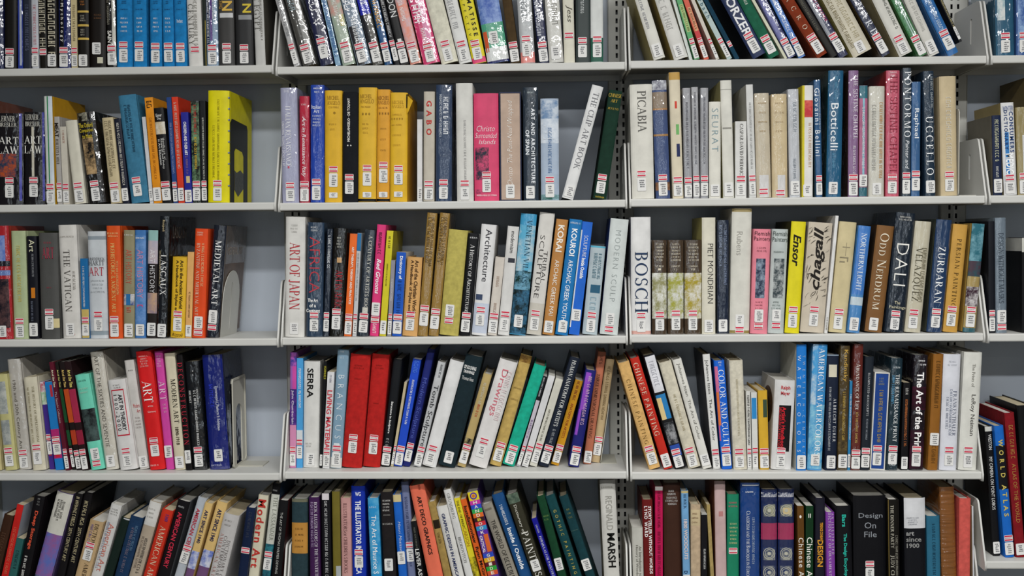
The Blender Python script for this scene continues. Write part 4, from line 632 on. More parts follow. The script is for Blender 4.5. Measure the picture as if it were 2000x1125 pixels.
B(832,866,794,943,'#dc6c52','orange book lettered ART DECO GRAPHICS',t=[('ART DECO GRAPHICS','#1c1210',968,1082,.5,.24,'b'),('S','#7a2c20',945,958,.65,.15)])
B(867,882,835,978,'#9a8048','tan leaning book with black square',f='c',b=[(1015,1032,'#241c10',.1,.95)],t=[('S','#6a5428',1040,1062,.5,.3)])
B(884,907,851,985,'#cfccc4','white book lettered GRAPHIC DESIGN IN AMERICA',t=[('GRAPHIC DESIGN IN AMERICA','#1c2a58',1002,1126,.45,.26,'b')])
B(909,924,865,954,'#d0cfca','white slim book with thin grey capitals',t=[('GRUNDBERG','#6a6a66',963,1012,.5,.4),('BRODOVITCH','#5a5a56',1048,1098,.5,.4)])
B(925,938,886,971,'#d4c42a','yellow slim book lettered THE END OF PRINT',k='p',t=[('THE END OF PRINT','#3a3410',977,1030,.45,.4),('CARSON','#a87a18',1030,1066,.5,.5)],b=[(1088,1130,'pic:#c8b828:#15150f:60')])
B(939,952,897,973,'#d05c20','orange slim book with bold black title',k='p',t=[('Installationview','#181008',988,1060,.5,.42,'b'),('Ryan McGin','#181008',1068,1126,.5,.5,'b')])
B(953,975,911,957,'#5a3a90','rainbow block book lettered HANDBOOK',k='p',sp='rainbow')
B(990,1012,938,980,'#8c867a','grey leaning book with tall condensed title',t=[('THE WORLD OF','#2c2824',1015,1085,.5,.42),('S','#2c2824',1088,1140,.5,.42)],b=[(992,996,'#6a6456',.1,.8)])
B(1015,1039,958,960,'#1c4a7c','blue leaning book lettered Inside Outside',t=[('Inside / Outside','#eaf0f4',1030,1110,.5,.36,'b'),('S','#d0dce8',985,1025,.45,.25)])
B(1041,1065,986,960,'#302e22','dark brown book lettered Dictionary of PAINTERS',t=[('Dictionary of','#d0ccb8',985,1040,.42,.3),('PAINTERS','#e8e4d4',1038,1124,.52,.48)],b=[(962,982,'pic:#3a4a40:#6a7a68:40')],l='c',lo=60)
B(1076,1087,1037,1010,'#1a1a8c','slim blue book lettered FORMULAS FOR PAINTERS',k='p',t=[('FORMULAS FOR PAINTERS','#e4e4f0',1047,1125,.5,.42),('S','#b8b8dc',1025,1040,.5,.3)])
B(1089,1108,1046,965,'#103c24','dark green cloth leaning book',f='c',t=[('L','#6a8a4a',1005,1016,2,.15,.85),('L','#a8b88a',1100,1106,1,.3,.7)],l='c',lo=60)
B(1114,1136,1060,963,'#103e42','teal cloth book lettered GOTHIC PAINTING in gold',f='c',t=[('GOTHIC PAINTING','#b8a850',995,1120,.5,.32)])
B(1144,1162,1090,965,'#10363c','teal cloth book with worn gold stamp',f='c',t=[('L','#7a7a40',992,1012,3,.25,.8),('L','#4a6a60',1034,1036,1,.1,.9)],l='c',lo=60)
B(1180,1210,1171,936,'#c8c5ba','tall cream book with heavy black capitals',side='#8a8064',t=[('REGINALD','#98968e',968,1034,.52,.42),('MARSH','#131311',1040,1107,.56,.5,'b'),('L','#9a988e',948,953,1,.1,.85)])
bay(5,'C')
# ---------------------------------------------------------------- fifth shelf, right bay
B(1236,1257,1234,1030,'#bcb9aa','short white book about a History of Woodcut',t=[('An Introduction to a','#6a685e',1066,1130,.72,.25),('History of Woodcut','#6a685e',1064,1130,.4,.28)])
B(1258,1278,1254,975,'#641818','dark red book lettered STORYTELLER WITHOUT WORDS',t=[('STORYTELLER WITHOUT WORDS','#f0e8e4',988,1120,.7,.3,'b'),('LYND WARD','#f0e8e4',988,1048,.32,.3,'b')])
B(1280,1295,1278,950,'#b6164e','crimson slim book with torn white head',k='p',b=[(950,958,'#d4ccc4')],t=[('S','#7a0c30',960,1030,.5,.35),('S','#7a0c30',1038,1125,.5,.4)])
B(1297,1332,1294,942,'#3c241a','dark brown book with small white heading',t=[('H','DURER','#d8d0c8',956,960,.3,.62),('H','COMPLETE','#d8d0c8',962,966,.22,.72),('H','ENGRAVINGS','#d8d0c8',969,973,.18,.78),('H','ETCHINGS AND','#d8d0c8',975,979,.12,.82),('H','WOODCUTS','#d8d0c8',981,985,.25,.75)])
B(1334,1348,1330,958,'#6c9cc4','pale blue book with cream head, navy capitals',b=[(958,963,'#b8a878'),(1122,1180,'#d0d4d4')],t=[('BEWICK','#1c3858',965,993,.5,.4,'b'),('1800 WOODCUTS','#e0c4bc',1014,1092,.5,.42,'b'),('D','#1c2c50',1114,1120,.4,.35,'b')],l='n')
B(1349,1368,1348,985,'#b49e82','tan book with red brown heading',f='c',b=[(995,1026,'#c0ae8a')],t=[('L','#7a5a44',1000,1022,3,.1,.75)])
B(1370,1384,1369,1003,'#131216','short black book with white title',k='p',t=[('S','#c8c8c4',1072,1112,.55,.35)],b=[(1003,1005,'#c0c0b8')])
B(1386,1395,1378,985,'#a08c58','narrow tan book behind black one',f='c',l='n')
B(1397,1419,1394,939,'#cb9e9a','pale pink book with tiny round emblem',side='#7a4a38',b=[(998,1008,'#b07a78',.35,.75)])
B(1420,1443,1419,965,'#1f7c5c','green book with small yellow heading',t=[('L','#b8606a',979,990,2,.1,.85),('L','#c8c890',1020,1062,6,.15,.9)],l='s',lo=70)
B(1446,1483,1444,942,'#103c7c','deep blue book about CLASSICISM AND THE BAROQUE',f='m',t=[('Classicism and the Baroque in Europ','#d8e0ec',997,1126,.4,.2),('S','#98b0d0',1010,1100,.66,.12),('L','#d8e0ec',958,962,1,.25,.72)],b=[(946,948,'#c8d4e0',.08,.95)])
B(1486,1517,1485,955,'#17254f','navy book with medallions and crimson band, first',f='m',b=[(961,970,'pic:#1a2850:#c8c8d0:90'),(1021,1053,'#a03058'),(984,1008,'pic:#26345c:#9a9a80:50',.15,.88),(1068,1093,'pic:#26345c:#9a9a90:50',.15,.88),(1104,1130,'pic:#26345c:#9a9a90:50',.15,.88)],sp='medal')
B(1519,1550,1518,955,'#17254f','navy book with medallions and paper tab, second',f='m',b=[(961,970,'pic:#1a2850:#c8c8d0:90'),(1021,1053,'#a03058'),(984,1008,'pic:#26345c:#9a9a80:50',.15,.88),(991,1004,'#cdb888',.3,.82),(1068,1093,'pic:#26345c:#9a9a90:50',.15,.88),(1104,1130,'pic:#26345c:#9a9a90:50',.15,.88)],sp='medal')
B(1559,1572,1557,988,'#5c3c16','brown slim book lettered Chinese Art',k='p',t=[('Chinese Art','#f0e8d8',1050,1140,.5,.55),('H','•','#f0e8d8',1006,1012,.3,.65,'b')])
B(1573,1588,1573,988,'#10321a','green slim book numbered II, lettered Chinese Art',k='p',t=[('Chinese Art','#f0ecdc',1049,1140,.5,.55),('H','I','#f0ecdc',1003,1011,.32,.42,'b'),('H','I','#f0ecdc',1003,1011,.55,.65,'b')])
B(1592,1611,1594,972,'#1b1a26','dark book lettered DESIGN in orange',t=[('TERENCE CONRAN','#d89428',1020,1055,.62,.3,'b'),('DESIGN','#d8982c',1054,1106,.5,.6,'b')])
B(1614,1631,1612,1000,'#7c3c9a','purple book about a DICTIONARY OF ORNAMENT',t=[('AN ILLUSTRATED','#e4d0e8',1002,1082,.76,.26),('DICTIONARY OF ORNAMENT','#e4d0e8',1000,1124,.4,.3)])
B(1636,1665,1632,987,'#121216','black book with teal blue title letters',t=[('Bars','#2cb8a4',1004,1028,.5,.28,'b'),('The Design Encyclopedia','#2cb8a4',1041,1140,.52,.28,'b')])
B(1667,1733,1666,967,'#0f0f13','very wide black book lettered Design On File',t=[('H','Design','#8a8e94',1001,1013,.15,.88),('H','On','#8a8e94',1019,1031,.33,.68),('H','File','#8a8e94',1037,1048,.32,.7)],l='b',lo=40)
B(1735,1757,1733,975,'#14120f','black book lettered THE DINNER PARTY',b=[(975,1180,'#6a5a30',.0,.07)],t=[('THE DINNER PARTY','#d0c8ac',986,1070,.34,.3),('JUDY CHI','#d0c8ac',1084,1130,.34,.3),('S','#8a867a',1045,1125,.72,.2)],l='n')
B(1767,1808,1765,971,'#121318','white headed black book reading art since 1900',b=[(971,1031,'#cfd0d4')],t=[('H','art','#9a9a98',1037,1045,.06,.44,'b'),('H','since','#8a8a88',1048,1057,.06,.78,'b'),('H','1900','#8a8a88',1060,1069,.08,.68,'b'),('L','#8a8c94',1009,1024,4,.08,.7)])
B(1811,1837,1809,1007,'#2c647e','teal book with fine dark title',t=[('S','#163a50',1022,1125,.5,.22)])
B(1839,1868,1834,950,'#7c4c20','brown book in rippled shiny plastic',f='m',sp='ripple')
B(1872,1894,1872,973,'#c4544c','plain coral book',f='c')
B(1900,1921,1898,988,'#bcc0c4','pale grey white book with faint script, last one',side='#9a8a68',t=[('S','#8a9098',1016,1074,.45,.3)])
bay(5,'R')
# ------------------------------------------------------------------ stickers (shared meshes, unit size)
red = mat('#c8324a', 'i'); paper = mat('#dddbd6', 's'); ink = mat('#3a3c44', 'i'); inkp = mat('#a86a78', 'i'); pagem = mat('#b9ad92', 'pg'); pagew = mat('#c9c4b6', 'pg')
def rect(v, f, mi, a0, a1, b0, b1, y, m):
    n = len(v); v += [(a0, y, b0), (a1, y, b0), (a1, y, b1), (a0, y, b1)]; f.append((n, n+1, n+2, n+3)); mi.append(m)
def sticker(kind, seed):
    rnd = random.Random(seed); v, f, mi = [], [], []
    o = rrect(-.5, .5, 0, 1, .09, 2); n = len(o)
    v += [(a, -.00025, b) for a, b in o]+[(a, 0., b) for a, b in o]
    f.append(tuple(range(n))); mi.append(0)
    for i in range(n): f.append((i, (i+1) % n, n+(i+1) % n, n+i)); mi.append(0)
    if kind == 's':
        rect(v, f, mi, -.46, .46, .70, .92, -.0004, 1); rect(v, f, mi, -.46, .46, .10, .32, -.0004, 1)
        x = -.4
        while x < .36:
            w = rnd.uniform(.03, .06); rect(v, f, mi, x, x+w, .44, .58, -.0004, 3); x += w+.03
    else:
        for k in range(rnd.choice((4, 5, 5))):
            z = .84-k*.155; x = rnd.uniform(-.28, -.12); e = rnd.uniform(.1, .34)
            while x < e:
                w = rnd.uniform(.05, .09); rect(v, f, mi, x, x+w, z-.09, z, -.0004, 2)
                x += w+.035
    return mesh('sticker', v, f, [paper, red, ink, inkp], mi)
ST_S = [sticker('s', i) for i in range(4)]; ST_C = [sticker('c', 20+i) for i in range(10)]

# ------------------------------------------------------------------ book builder
def prof_y(u, b, p=4): return -b*(1-abs(2*u-1)**p)
def cover_mesh(t, h, d, bulge, th, hard, m, ms):
    ns = 12; us = [i/ns for i in range(ns+1)]
    if hard: side = [(.0, d), (.0, .011), (.0011, .0075), (.0, .004), (.0, .0015)]
    else: side = [(.0, d), (.0, .0012)]
    out = [(x, y) for x, y in side]+[(u*t, prof_y(u, bulge)) for u in us]+[(t-x, y) for x, y in reversed(side)]
    inn = [(th, y) for x, y in side]+[(th+u*(t-2*th), prof_y(u, bulge)+th+.0004) for u in us]+[(t-th, y) for x, y in reversed(side)]
    n = len(out); k = len(side); v = []; f = []; mi = []
    for lp in (out, inn):
        for z in (0, h): v += [(x, y, z) for x, y in lp]
    for i in range(n-1):
        s = 1 if (i < k-1 or i >= n-k) else 0
        f.append((i, i+1, n+i+1, n+i)); mi.append(s)
        f.append((2*n+i, 3*n+i, 3*n+i+1, 2*n+i+1)); mi.append(s)
        f.append((n+i, n+i+1, 3*n+i+1, 3*n+i)); mi.append(s)
        f.append((i, 2*n+i, 2*n+i+1, i+1)); mi.append(s)
    for i in (0, n-1): f.append((i, n+i, 3*n+i, 2*n+i)); mi.append(1)
    return mesh('cover', v, f, [m, ms], mi)
def strip(name, v0z, v1z, u0, u1, t, bulge, m, parent, e=.00022):      # a coloured field that follows the spine's curve
    n = 10; us = [u0+(u1-u0)*i/n for i in range(n+1)]; v = []
    for z in (v0z, v1z): v += [(min(max(u*t, -.0001), t+.0001), prof_y(u, bulge)-e, z) for u in us]
    f = [(i, i+1, n+2+i, n+1+i) for i in range(n)]
    return link(name, mesh(name, v, f, [m]), parent)
def side_poly(name, pts, x, m, parent):                               # flat print on a cover: (y, z) outline at local x
    v = [(x, y, z) for y, z in pts]; return link(name, mesh(name, v, [tuple(range(len(v)))], [m]), parent)
def ring(name, cx, cz, r0, r1, y, m, parent, n=20):
    v = []; f = []
    for i in range(n):
        a = 2*math.pi*i/n; v += [(cx+r*math.cos(a), y, cz+r*math.sin(a)) for r in (r0, r1)]
    for i in range(n): j = (i+1) % n; f.append((2*i, 2*i+1, 2*j+1, 2*j))
    return link(name, mesh(name, v, f, [m]), parent)
def scribble(name, length, height, place, m, parent, rnd):            # print too small to read: rows of short strokes
    v, f = [], []
    def q(a0, a1, b0, b1):
        n = len(v); v.extend([place(a0, b0), place(a1, b0), place(a1, b1), place(a0, b1)]); f.append((n, n+1, n+2, n+3))
    x = 0.; st = height*.13
    while x < length-height*.4:
        w = height*rnd.uniform(.35, .7); k = rnd.random(); w = min(w, length-x)
        q(x, x+st, 0, height)
        if k < .75: q(x+w-st, x+w, 0, height*(1 if k < .45 else .62))
        if k > .2: q(x+st, x+w-st, height*.86, height)
        if k > .5: q(x+st, x+w-st, 0, height*.14)
        if k < .3: q(x+st, x+w-st, height*.42, height*.56)
        x += w+height*(.22 if rnd.random() < .84 else .6)
    if f: link(name, mesh(name, v, f, [m]), parent)

ORD = 'first second third fourth fifth sixth seventh eighth ninth tenth eleventh twelfth thirteenth fourteenth fifteenth sixteenth seventeenth eighteenth nineteenth twentieth twenty-first twenty-second twenty-third twenty-fourth twenty-fifth twenty-sixth twenty-seventh twenty-eighth'.split()
SETB = {1: (.008, .02), 2: (.008, .02), 3: (.014, .028), 4: (.034, .052), 5: (.03, .05)}
GAIN = {1: 1.0, 2: 1.0, 3: 1.0, 4: 1.0, 5: 1.0}

def plan(r, b, recs):                                   # real sizes and places of one shelf's books
    out = []; zs = shelf_z(r, b)+.0002; rnd = random.Random(r*31+ord(b))
    for (x0, x1, xt, yt, c, d, k) in recs:
        sb = k.get('sb', rnd.uniform(*SETB[r])); z0 = zs
        if 'zo' in k: z0 = zs+k['zo']/745.
        # pixel line on which x0, x1 were read
        if r == 5: ym0 = 1125.
        elif (r, b) == (4, 'F'): ym0 = 1092.
        else:
            # image height of the shelf surface at this setback
            P = Vector((unproject((x0+x1)/2, 500, sb).x, sb, z0)); q = P-EYE; ym0 = 562.5-FPX*q.dot(UP)/q.dot(FW)
        ym1 = 0. if r == 1 else yt
        P0, P1, P2 = unproject(x0, ym0, sb), unproject(x1, ym0, sb), unproject(xt, ym1, sb)
        a = math.atan2(P2.x-P0.x, P2.z-P0.z)
        if abs(a) < .012: a = 0.
        t = (P1.x-P0.x)*math.cos(a); ztop = unproject(xt, yt, sb).z
        Oz = z0+max(0., t*math.sin(a))
        Ox = P0.x-(P0.z-Oz)*math.tan(a)
        h = (ztop-Oz+(t*math.sin(a) if a < 0 else 0.))/math.cos(a)
        out.append(dict(a=a, t=t, h=h, ox=Ox, oz=Oz, z0=z0, sb=sb, c=c, d=d, k=k))
    lo = BX[b]*BAYW+.0026+.0055; hi = lo+BAYW-.0052-.011
    def edge(B_, right, z):
        s = (z-B_['oz']+(B_['t']*math.sin(B_['a']) if right else 0.))/math.cos(B_['a'])
        return B_['ox']+(B_['t']*math.cos(B_['a']) if right else 0.)+s*math.sin(B_['a'])
    def zr(B_, right):
        z = B_['oz']-(B_['t']*math.sin(B_['a']) if right else 0.); return z, z+B_['h']*math.cos(B_['a'])
    for it in range(6):
        for A, C in zip(out, out[1:]):
            za, zc = zr(A, 1), zr(C, 0); z_lo = max(za[0], zc[0]); z_hi = min(za[1], zc[1]); ov = -1.
            for z in (z_lo, z_hi): ov = max(ov, edge(A, 1, z)-edge(C, 0, z)+.0006)
            # rounded lower corner of C may reach under A
            if ov > 0:
                tot = A['t']+C['t']-.008
                sA = min(ov*A['t']/(A['t']+C['t']), A['t']-.004); sC = ov-sA
                A['t'] -= sA*math.cos(A['a'])
                if A['a'] > 0: A['oz'] = A['z0']+A['t']*math.sin(A['a'])
                dt = min(sC*math.cos(C['a']), max(0., C['t']-.004)); C['t'] -= dt
                C['ox'] += sC
                if C['a'] > 0: C['oz'] = C['z0']+C['t']*math.sin(C['a'])
    # keep clear of the end brackets
    for B_ in out[:1]:
        if b != 'L':
            m = min(edge(B_, 0, z) for z in (B_['z0'], B_['z0']+.15))
            if m < lo: B_['ox'] += lo-m; B_['t'] -= lo-m
    for B_ in out[-1:]:
        m = max(edge(B_, 1, z) for z in (B_['z0']+.001, B_['z0']+.15))
        if m > hi and b != 'F': B_['t'] -= m-hi
    return out

def make_book(B_, r, b, idx, n_all):
    k = B_['k']; a, t, h = B_['a'], max(.0035, B_['t']), B_['h']; c = B_['c']; g = GAIN[r]; rnd = random.Random(idx*131+r*17+ord(b))
    kind = k.get('k', 'h' if t > .014 else 'p'); f = k.get('f', 's')
    d = k.get('d_', min(.205, max(.13, h*rnd.uniform(.70, .82)))); d = min(d, BACK-.020-B_['sb']-.004)
    where = '%s shelf, %s bay' % (ROWN[r], BAYN[b]) if (r, b) != (4, 'F') else 'lower shelf, far right bay'
    lab = '%s, %s from left, %s' % (B_['d'], ORD[idx], where)
    name = {'h': 'hardcover_book', 'p': 'paperback_book', 'slip': 'slipcased_book'}[kind]
    e = empty(name, (B_['ox'], B_['sb'], B_['oz']), lab, 'book', 'books on the %s' % where, a)
    if kind == 'slip': bulge = 0.; f = 's'
    else: bulge = t*(.11 if kind == 'h' else .02); bulge = min(bulge, .005)
    hard = kind == 'h'; th = min(.0026 if hard else .0007, t*.12)
    m = mat(c, 'rp' if k.get('sp') == 'ripple' else f, g); ms = mat(k['side'], f, g) if 'side' in k else m
    if kind == 'slip':
        fm = mat(k['fr'], 's', g); w = .0028
        v, fc = [], []
        for bx in ((0, w, 0, d, 0, h), (t-w, t, 0, d, 0, h), (w, t-w, 0, d, 0, w), (w, t-w, 0, d, h-w, h)):
            vv, ff = box_vf(*bx); n = len(v); v += vv; fc += [tuple(i+n for i in q) for q in ff]
        link('slipcase', mesh('slipcase', v, fc, [fm]), e)
        cv = box('cover', (w+.0004, t-w-.0004, .0015, d-.003, w+.0004, h-w-.0004), m, e); yF = .0015
    else:
        cv = link('cover', cover_mesh(t, h, d, bulge, th, hard, m, ms), e); yF = -bulge
        i = .0032 if hard else .0004
        box('page_block', (th+.0001, t-th-.0001, .0015, d-(.004 if hard else .0006), i, h-i), pagew if rnd.random() < .5 else pagem, e)
    # image height -> height along the spine
    ca = math.cos(a); Px = B_['ox']+t/2
    def zof(y):
        z = unproject(*proj_x(Px, B_['sb'], y), B_['sb']).z
        return (z-B_['oz']+.5*t*math.sin(a))/ca
    cl = lambda z: max(.001, min(h-.001, z))
    for bd in k.get('b', []):
        z1, z0 = cl(zof(bd[0])), cl(zof(bd[1])); u0, u1 = (bd[3], bd[4]) if len(bd) > 3 else (0., 1.)
        if bd[0] <= (0 if r > 1 else -50): z1 = h-.0005
        if abs(zof(bd[0])-h) < .004: z1 = h-.0003
        if z1-z0 < .0008: continue
        lay = .00022+.00012*k['b'].index(bd)
        if kind == 'slip': strip('spine_panel', z0, z1, u0, u1, t, 0., mat(bd[2], 's', g), cv, lay-.0015)
        else: strip('spine_panel', z0, z1, u0, u1, t, bulge, mat(bd[2], 'rp' if f == 'rp' else ('m' if f == 'm' else 's'), g), cv, lay)
    yT = yF-.0011
    for tx in k.get('t', []):
        if tx[0] == 'S':
            col, y0, y1 = tx[1:4]; u = tx[4] if len(tx) > 4 else .5; s = tx[5] if len(tx) > 5 else .4
            z1, z0 = cl(zof(y0)), cl(zof(y1))
            if z1-z0 < .004: continue
            scribble('print_lines', z1-z0, s*t, lambda p, q, u=u, s=s, z1=z1: (u*t-.5*s*t+q, yT, z1-p), mat(col, 'i', g), cv, rnd)
        elif tx[0] == 'L':
            col, y0, y1, n, u0, u1 = tx[1:7]; z1, z0 = cl(zof(y0)), cl(zof(y1)); hh = (z1-z0)/(n*1.6-.6)
            if z1-z0 < .001: continue
            for i in range(n):
                zz = z1-(i*1.6+1)*hh; w = (u1-u0)*t*(1 if n == 1 else rnd.uniform(.65, 1.)); x = u0*t+((u1-u0)*t-w)/2
                hs = min(hh, .0042); scribble('print_lines', w, hs, lambda p, q, x=x, zz=zz+(hh-hs)/2: (x+p, yT, zz+q), mat(col, 'i', g), cv, rnd)
        elif tx[0] == 'H':
            _, w_, col, y0, y1, u0, u1 = tx[:7]; fl = tx[7] if len(tx) > 7 else ''; z1, z0 = cl(zof(y0)), cl(zof(y1))
            if z1-z0 < .001: continue
            if w_ in SERIF:
                capitals('lettering', w_, w_ in SMALL, (u1-u0)*t, z1-z0, lambda p, q, z0=z0, u0=u0: (u0*t+p, yT, z0+q), mat(col, 'i', g), cv); continue
            if w_ in THIN: fl += 't'
            words('lettering', w_, fl, mat(col, 'i', g), cv, lambda p, q, z0=z0, z1=z1, u0=u0, u1=u1: Vector(((u0+(u1-u0)*p)*t, yT, z0+(z1-z0)*q)))
        else:
            w_, col, y0, y1 = tx[:4]; u = tx[4] if len(tx) > 4 else .5; s = tx[5] if len(tx) > 5 else .45; fl = tx[6] if len(tx) > 6 else ''
            z1, z0 = min(h-.001, zof(y0)), max(.001, zof(y1))
            hm = None if w_ in TRACKED else (max(s*t, (.78 if t < .027 else .66)*t) if (abs(u-.5) < .16 and s >= .3) else s*t*1.25)
            for o_ in k['t']:
                if o_ is not tx and o_[0] not in 'SLH' and min(o_[3], y1) > max(o_[2], y0)+4: hm = s*t*1.05
            if hm and w_ not in SERIF:
                nat = sum(.36 if c_ in ' .·Iijl' else (.66 if c_.isupper() else .56) for c_ in w_)/.74
                if (z1-z0)/(s*t) > nat*1.12: s = max(s, min(hm, (z1-z0)/(nat*1.05))/t)
            if 'U' in fl: fn = lambda p, q, z0=z0, z1=z1, u=u, s=s: Vector((u*t+.5*s*t-q*s*t, yT, z0+(z1-z0)*p))
            else: fn = lambda p, q, z0=z0, z1=z1, u=u, s=s: Vector((u*t-.5*s*t+q*s*t, yT, z1-(z1-z0)*p))
            if w_ in SERIF:
                capitals('lettering', w_, w_ in SMALL, z1-z0, s*t, lambda p, q, z1=z1, u=u, s=s: (u*t-.5*s*t+q, yT, z1-p), mat(col, 'i', g), cv, hm); continue
            if w_ in THIN: fl += 't'
            words('lettering', w_, fl, mat(col, 'i', g), cv, fn, None if w_ in ('TRIBAL', 'SCULPTURE') else (z1-z0)/(s*t))
    # library stickers
    l = k.get('l', 'b'); lo = k.get('lo', 0)*.00133+rnd.uniform(-.002, .003); w = min(.0225, t*.93); ux = t/2 if t < .03 else t*rnd.uniform(.44, .52)
    def put(me, nm, z, hh, y):
        o = link(nm, me, e); o.location = (ux, y, max(.002, z)); o.scale = (w, 1, hh)
    yS = yF-.0013
    ch = rnd.uniform(.030, .036); shh = .0165
    if l in ('b', 'c'): put(rnd.choice(ST_C), 'call_label', .005+lo, ch, yS)
    if l == 'b': put(rnd.choice(ST_S), 'striped_label', .0075+lo+ch, shh, yS)
    if l == 's': put(rnd.choice(ST_S), 'striped_label', .036+lo+k.get('ls', 0)*.0013, shh, yS)
    if l == 'x':
        put(rnd.choice(ST_S), 'striped_label', .006+lo, shh, yS); put(rnd.choice(ST_C), 'call_label', .0245+lo, ch, yS)
    if 'x2' in k: put(rnd.choice(ST_C), 'call_label', .012, .014, yS)
    special(k.get('sp'), cv, t, h, d, bulge, yT, zof, g, rnd, k)

def proj_x(X, Y, y):                                   # pixel column of a plumb line at X, Y on image row y
    lo_, hi_ = -1., 4.
    for _ in range(2):
        P = unproject(1000, y, Y); q0 = 1000.
    # solve unproject(x, y, Y).x = X  (monotone in x)
    a_, b_ = -600., 2700.
    for _ in range(26):
        m_ = (a_+b_)/2
        if unproject(m_, y, Y).x < X: a_ = m_
        else: b_ = m_
    return (a_+b_)/2, y

def special(sp, e, t, h, d, bulge, yT, zof, g, rnd, k):
    if not sp: return
    X = t+.0003
    if sp == 'cutout':                                 # black window with a speckled yellow shape on the front cover
        K = mat('#101010', 's'); Y = mat('#d6cb12', 's'); G = mat('pic:#3a3a34:#15150f:120')
        P = lambda pts: [(a*d, b*h) for a, b in pts]
        side_poly('cover_print', P([(.03, .005), (.80, .005), (.80, .70), (.76, .74), (.10, .76), (.03, .72)]), X, K, e)
        side_poly('cover_print', P([(.20, .006), (.60, .006), (.60, .44), (.54, .48), (.26, .50), (.20, .47)]), X+.0003, Y, e)
        side_poly('cover_print', P([(.20, .12), (.36, .06), (.60, .14), (.60, .28), (.46, .31), (.30, .28), (.20, .30)]), X+.0006, G, e)
        for i in range(9): box('binding_tick', (t*.95, t+.0006, -.0035, .004, h*(.93-i*.098), h*(.93-i*.098)+.004), mat('#8a94a0', 's'), e)
    elif sp == 'torn':                                 # ripped jacket corner and curled flap
        side_poly('torn_gap', [(-.002, h*.86), (.012, h*.80), (.016, h*.995), (.004, h*.997)], X, mat('#141210', 's'), e)
        v = [(t*.99, -.004, h*.80), (t*1.02, -.006, h*.97), (t*1.30, .004, h*.93), (t*1.14, .003, h*.86)]
        link('jacket_flap', mesh('jacket_flap', v, [(0, 1, 2, 3)], [mat('#d8ac2c', 's')]), e)
        strip('torn_gap', h*.86, h*.985, .93, 1.0, t, bulge, mat('#141210', 's'), e, .0006)
    elif sp == 'cover_title':
        ms = mat('#6a625a', 'i')
        words('lettering', 'LASCAUX', '', ms, e, lambda p, q: Vector((X, d*(.12+.55*p), h*(.82+.10*q))))
    elif sp == 'cover_med':
        words('lettering', 'MEDIEVAL ART', '', mat('#a89c92', 'i'), e, lambda p, q: Vector((X, d*(.12+.74*p), h*(.74+.07*q))))
        side_poly('cover_print', [(.012, .01), (d*.96, .01), (d*.96, h*.66), (.012, h*.66)], X, mat('pic:#6a584c:#54463e:14'), e)
    elif sp == 'arch':
        pts = [(d*(.50-.16*math.cos(i*math.pi/10)), h*(.78+.07*math.sin(i*math.pi/10))) for i in range(11)]
        side_poly('cover_print', pts, -.0003, mat('#2c3020', 's'), e)
    elif sp == 'arcpic':
        pts = [(d*(.44+.36*math.cos(i*math.pi/12)), h*(.68+.21*math.sin(i*math.pi/12))) for i in range(24)]
        side_poly('cover_print', pts, -.0003, mat('pic:#2c2420:#6a4a34:40'), e)
    elif sp == 'blot':
        pts = [(d*(.5+.26*math.cos(i*math.pi/8)*(1+.2*math.sin(5*i))), h*(.72+.13*math.sin(i*math.pi/8)*(1+.25*math.cos(3*i)))) for i in range(16)]
        side_poly('cover_print', pts, -.0003, mat('#1c2038', 's'), e)
    elif sp == 'band':
        side_poly('cover_print', [(0, h*.86), (d*.95, h*.86), (d*.95, h*.998), (0, h*.998)], -.0003, mat('#c8c6b8', 's'), e)
    elif sp == 'doodle':
        ms = mat('#241d16', 'i')
        for i in range(46):
            u = rnd.choice((rnd.uniform(.04, .3), rnd.uniform(.7, .96))); z = rnd.uniform(.24, .97)*h
            if z < .45*h: u = rnd.uniform(.05, .95)
            L = rnd.uniform(.006, .022); an = rnd.uniform(.2, 1.5); cv = rnd.uniform(-70, 70); w = rnd.uniform(.0003, .0009); v, f = [], []
            for j in range(9):
                s = L*(j/8-.5); aa = an+cv*s; x = u*t+s*math.cos(an)-cv*s*s*.5*math.sin(an); zz = z+s*math.sin(an)+cv*s*s*.5*math.cos(an); ww = w*(1-abs(j/4-1)**2*.8)
                x = min(max(x, .001), t-.001)
                v += [(x-ww*math.sin(aa), yT, zz+ww*math.cos(aa)), (x+ww*math.sin(aa), yT, zz-ww*math.cos(aa))]
            for j in range(8): f.append((2*j, 2*j+1, 2*j+3, 2*j+2))
            link('doodle_print', mesh('doodle_print', v, f, [ms]), e)
    elif sp == 'rainbow':
        cols = ['#d8c82a', '#c0389a', '#2c48b8', '#2f9a4a', '#d06428', '#3a1c20', '#c83038', '#2f8ac0', '#5a2c9c']
        y = 957
        strip('spine_panel', zof(977), h-.0004, 0, 1, t, bulge, mat(cols[0], 's'), e)
        ring('emblem_print', t*.5, (zof(977)+h)/2, t*.22, t*.34, yT, mat('#5a2c9c', 'i'), e); ring('emblem_print', t*.5, (zof(977)+h)/2, 0.0, t*.14, yT, mat('#d06428', 'i'), e)
        for i, ch in enumerate('HANDBOOK'):
            z1, z0 = zof(977+i*8.3), zof(977+(i+1)*8.3); strip('spine_panel', z0, z1, 0, 1, t, bulge, mat(cols[1+i], 's'), e)
            words('lettering', ch, 'b', mat('#e8e0d0' if i != 4 else '#d8b83a', 'i'), e, lambda p, q, z0=z0, z1=z1: Vector((t*(.32+.36*p), yT, z0+(z1-z0)*(.15+.7*q))))
        words('lettering', 'CRITICAL', 'b', mat('#e8d8e8', 'i'), e, lambda p, q, z0=zof(1078), z1=zof(1045): Vector((t*(.12+.26*q), yT, z1-(z1-z0)*p)))
        strip('spine_panel', zof(1078), zof(1044), .52, .95, t, bulge, mat('#d0602c', 's'), e)
